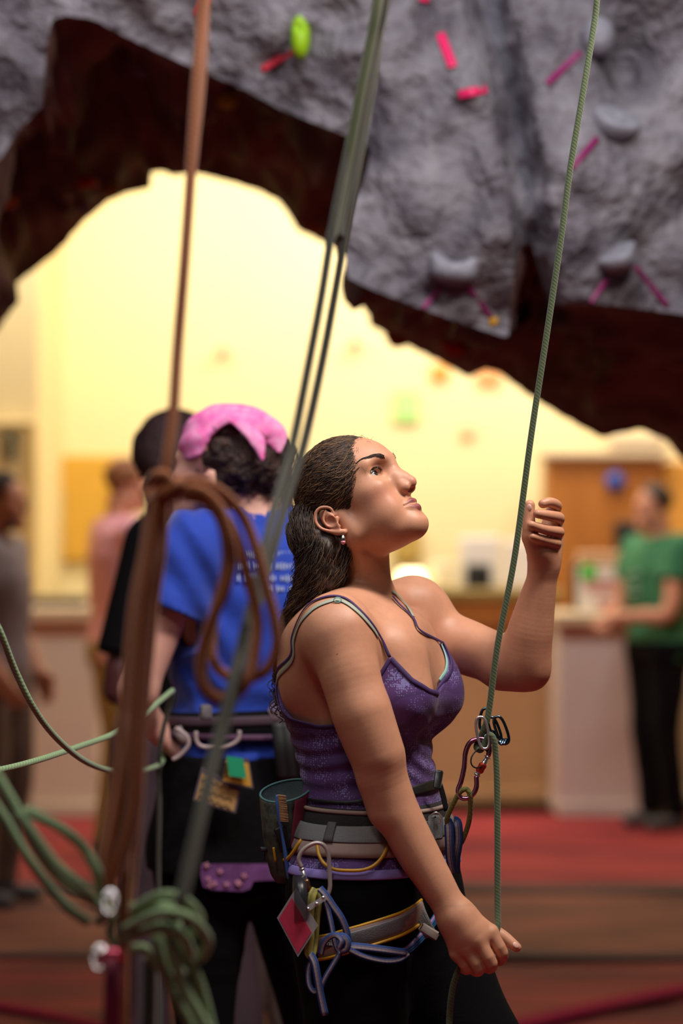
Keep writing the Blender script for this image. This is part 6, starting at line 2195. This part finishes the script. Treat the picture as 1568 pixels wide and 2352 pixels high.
# bundle hanging down
for k, (xa, xb, xc, xd, dz) in enumerate(((352, 318, 300, 285, 0), (366, 338, 322, 300, -.02), (376, 352, 330, 296, .02), (346, 305, 285, 272, .03), (360, 326, 310, 290, -.03), (372, 345, 316, 282, .05))):
    rope_([(xa, 1150, YO + dz), ((xa + xb) / 2 + 6, 1260, YO + dz), (xb, 1400, YO + dz), (xc, 1640, YO + dz), ((xc + xd) / 2 + 4, 1850, YO + dz)] + ([(xd, 2080, YO + dz), (xd - 4, 2352, YO + dz), (xd - 6, 2650, YO + dz)] if k in (0, 2) else [(xd - 12 - 5 * k, 1960 + 14 * k, YO + dz), (xd - 20 - 5 * k, 1990 + 10 * k, YO + dz), (xd - 26 - 3 * k, 1950, YO + dz), (xd - 10, 1800, YO + dz + .01), (xc - 4, 1640, YO + dz + .01)]), .0068, M_orope, 'bundle_strand', orp)

# ---- the doubled rope: high strands fall to the green knot
YD = 3.15
dr = empty('rope_pair', P(760, 600, YD), 'pair of dark rope strands slanting from the top edge to the green knot', 'rope')
rope_([(905, -300, 3.35), (866, -10, 3.3), (832, 180, 3.26), (798, 350, 3.22), (764, 520, 3.18), (738, 680, 3.15), (706, 850, 3.12), (672, 1020, 3.08), (640, 1130, 3.02), (612, 1240, 2.95), (590, 1340, 2.90), (560, 1450, 2.85), (534, 1560, 2.80), (500, 1690, 2.76), (462, 1850, 2.70), (430, 1990, 2.66), (412, 2070, 2.64)], .0056, M_drope, 'strand', dr)
rope_([(926, -300, 3.42), (884, -10, 3.37), (858, 180, 3.33), (828, 350, 3.29), (796, 520, 3.25), (768, 680, 3.22), (736, 850, 3.19), (698, 1020, 3.15), (664, 1130, 3.10), (634, 1240, 3.03), (606, 1340, 2.98), (574, 1450, 2.90), (544, 1570, 2.83), (508, 1700, 2.79), (468, 1860, 2.73), (436, 2000, 2.68), (416, 2080, 2.66)], .0056, M_drope, 'strand', dr)
rope_([(938, -300, 3.38), (890, -20, 3.30), (862, 100, 3.28), (838, 220, 3.26), (812, 360, 3.24), (786, 480, 3.22), (776, 548, 3.20)], .0072, M_drope, 'wrapped_strand', dr)
rope_([(918, -300, 3.36), (872, -20, 3.28), (850, 100, 3.26), (826, 220, 3.24), (800, 360, 3.22), (776, 480, 3.20), (760, 548, 3.18)], .0072, ropemat('olive rope sheath', srgb(84, 92, 46), srgb(56, 60, 34), 800, 3), 'wrapped_strand', dr)

# ---- green coil tied into a knot at the bottom left
YG = 2.85
gr = empty('rope_coil', P(380, 2120, YG), 'green rope knot with thick strands falling at the bottom left', 'rope')
rg = .0064
rope_([(300, 2112, YG + .02), (330, 2076, YG - .01), (380, 2056, YG - .03), (430, 2072, YG - .03), (458, 2112, YG), (440, 2146, YG + .02)], rg, M_grope, 'knot_turn', gr)
rope_([(280, 2138, YG), (330, 2112, YG - .03), (385, 2096, YG - .05), (440, 2112, YG - .04), (476, 2158, YG - .01), (462, 2200, YG + .02)], rg, M_grope, 'knot_turn', gr)
rope_([(284, 2160, YG), (330, 2140, YG - .02), (380, 2132, YG - .04), (420, 2150, YG - .03), (440, 2190, YG - .0)], rg, M_grope, 'knot_turn', gr)
rope_([(270, 2082, YG + .02), (310, 2086, YG + .01), (360, 2080, YG), (400, 2084, YG), (424, 2060, YG)], rg, M_grope, 'knot_turn', gr)
rope_([(262, 2100, YG + .02), (254, 2146, YG + .02), (280, 2180, YG + .02), (330, 2178, YG + .02), (350, 2206, YG + .03), (390, 2240, YG + .03), (420, 2230, YG + .02)], rg * .9, M_grope, 'knot_turn', gr)
for k, (x0, x1, x2, dz) in enumerate(((352, 392, 452, 0), (384, 424, 486, -.02), (412, 462, 492, .02), (366, 414, 470, .04))):
    rope_([(x0 - 8, 2120, YG + dz), (x0 + 12, 2176, YG + dz - .01), (x1, 2270, YG + dz), (x2, 2390, YG + dz), (x2 + 50, 2600, YG + dz)], rg, M_grope, 'falling_strand', gr)
rope_([(345, 2200, YG + .1), (344, 2290, YG + .1), (342, 2400, YG + .1), (340, 2700, YG + .1)], .0095, M_drope, 'straight_strand', gr)

# ---- pale green loops entering from the left
gl = empty('rope_coil', P(120, 1980, 2.85), 'pale green rope loops drooping in from the left edge', 'rope')
YL = 2.85
rope_([(-60, 1705, YL), (0, 1796, YL), (44, 1872, YL), (84, 1950, YL), (130, 2010, YL), (180, 2050, YL), (226, 2078, YL), (240, 2100, YL + .01), (224, 2118, YL + .02)], .0066, M_grope, 'strand', gl)
rope_([(-60, 1790, YL + .02), (0, 1866, YL + .02), (50, 1950, YL + .02), (100, 2020, YL + .02), (150, 2080, YL + .02), (205, 2120, YL + .02)], .0062, M_grope, 'strand', gl)
rope_([(56, 1862, YL), (92, 1876, YL), (150, 1910, YL), (194, 1950, YL + .01), (222, 2000, YL + .01), (234, 2050, YL + .02), (250, 2100, YL + .02)], .0066, M_grope, 'loop', gl)
rope_([(40, 1866, YL - .02), (80, 1920, YL - .02), (124, 1980, YL - .02), (172, 2024, YL - .02), (214, 2062, YL - .01)], .0060, M_grope, 'strand', gl)

# ---- thin green rope running to the blue climber's hand
r3 = empty('climbing_rope', P(140, 1700, 4.4), 'thin green rope looping from the left edge to the blue climbers hand', 'rope')
rope_([(-120, 1150, 3.75), (-40, 1370, 3.78), (0, 1450, 3.8), (35, 1540, 3.85), (80, 1630, 3.9), (130, 1695, 4.0), (190, 1745, 4.2), (245, 1768, 4.4), (300, 1772, 4.6), (345, 1765, 4.8), (372, 1750, 4.92), (370, 1715, 4.95)], .0055, M_grope, 'slack_strand', r3, sub=8)
rope_([(-120, 1788, 3.9), (0, 1768, 4.0), (90, 1745, 4.1), (180, 1715, 4.25), (260, 1686, 4.4), (320, 1650, 4.6), (362, 1614, 4.75), (396, 1586, 4.85)], .0055, M_grope, 'taut_strand', r3, sub=8)
rope_([(396, 1586, 4.85), (386, 1630, 4.87), (372, 1690, 4.87), (364, 1760, 4.88), (366, 1850, 4.88), (364, 2000, 4.88), (366, 2140, 4.88), (368, 2500, 4.88)], .0048, M_drope, 'tail_strand', r3, sub=8)  # same green rope, its shade put into a darker sheath colour

# ---- floor anchor straps with carabiners, bottom left
YA = 2.75
an = empty('anchor_strap', P(258, 2240, YA), 'magenta webbing strap standing at the bottom left beside the orange rope', 'strap')
M_mag = mat('magenta webbing', srgb(120, 14, 50), .7)
mb = MB(); mb.tube([P(262, 2200, YA), P(258, 2300, YA), P(254, 2420, YA), P(250, 3000, YA)], .0035, seg=12, ref=A(0, -1, 0), rx=.010); mb.build('webbing', M_mag, an)
mb = MB(); mb.tube(catmull([P(236, 2198, YA - .01), P(250, 2188, YA - .015), P(272, 2192, YA - .01), P(278, 2204, YA), P(260, 2212, YA + .01), P(240, 2208, YA + .01)], 5, True), .0045, seg=10, closed=True); mb.build('top_ring', mat('pink alloy', srgb(220, 90, 120), .25, metal=.8), an)
for x, y, l in ((252, 2052, 'shiny steel carabiner beside the orange rope above the magenta strap'), (228, 2180, 'shiny steel carabiner just left of the magenta strap top')):
    c = P(x, y, YA)
    t_ = empty('carabiner', c, l, 'carabiner')
    th = np.linspace(0, 2 * np.pi, 25)[:-1]
    mb = MB(); mb.tube([c + A(math.cos(t) * .007, math.sin(t) * .010, math.sin(t) * .012 - .010) for t in th], .0026, seg=10, closed=True); mb.build('body', M_steel, t_)
    mb = MB(); mb.tube([c + A(-.007, -.008, -.004), c + A(.007, -.009, -.002)], .0034, seg=10); mb.build('gate', M_steel, t_)
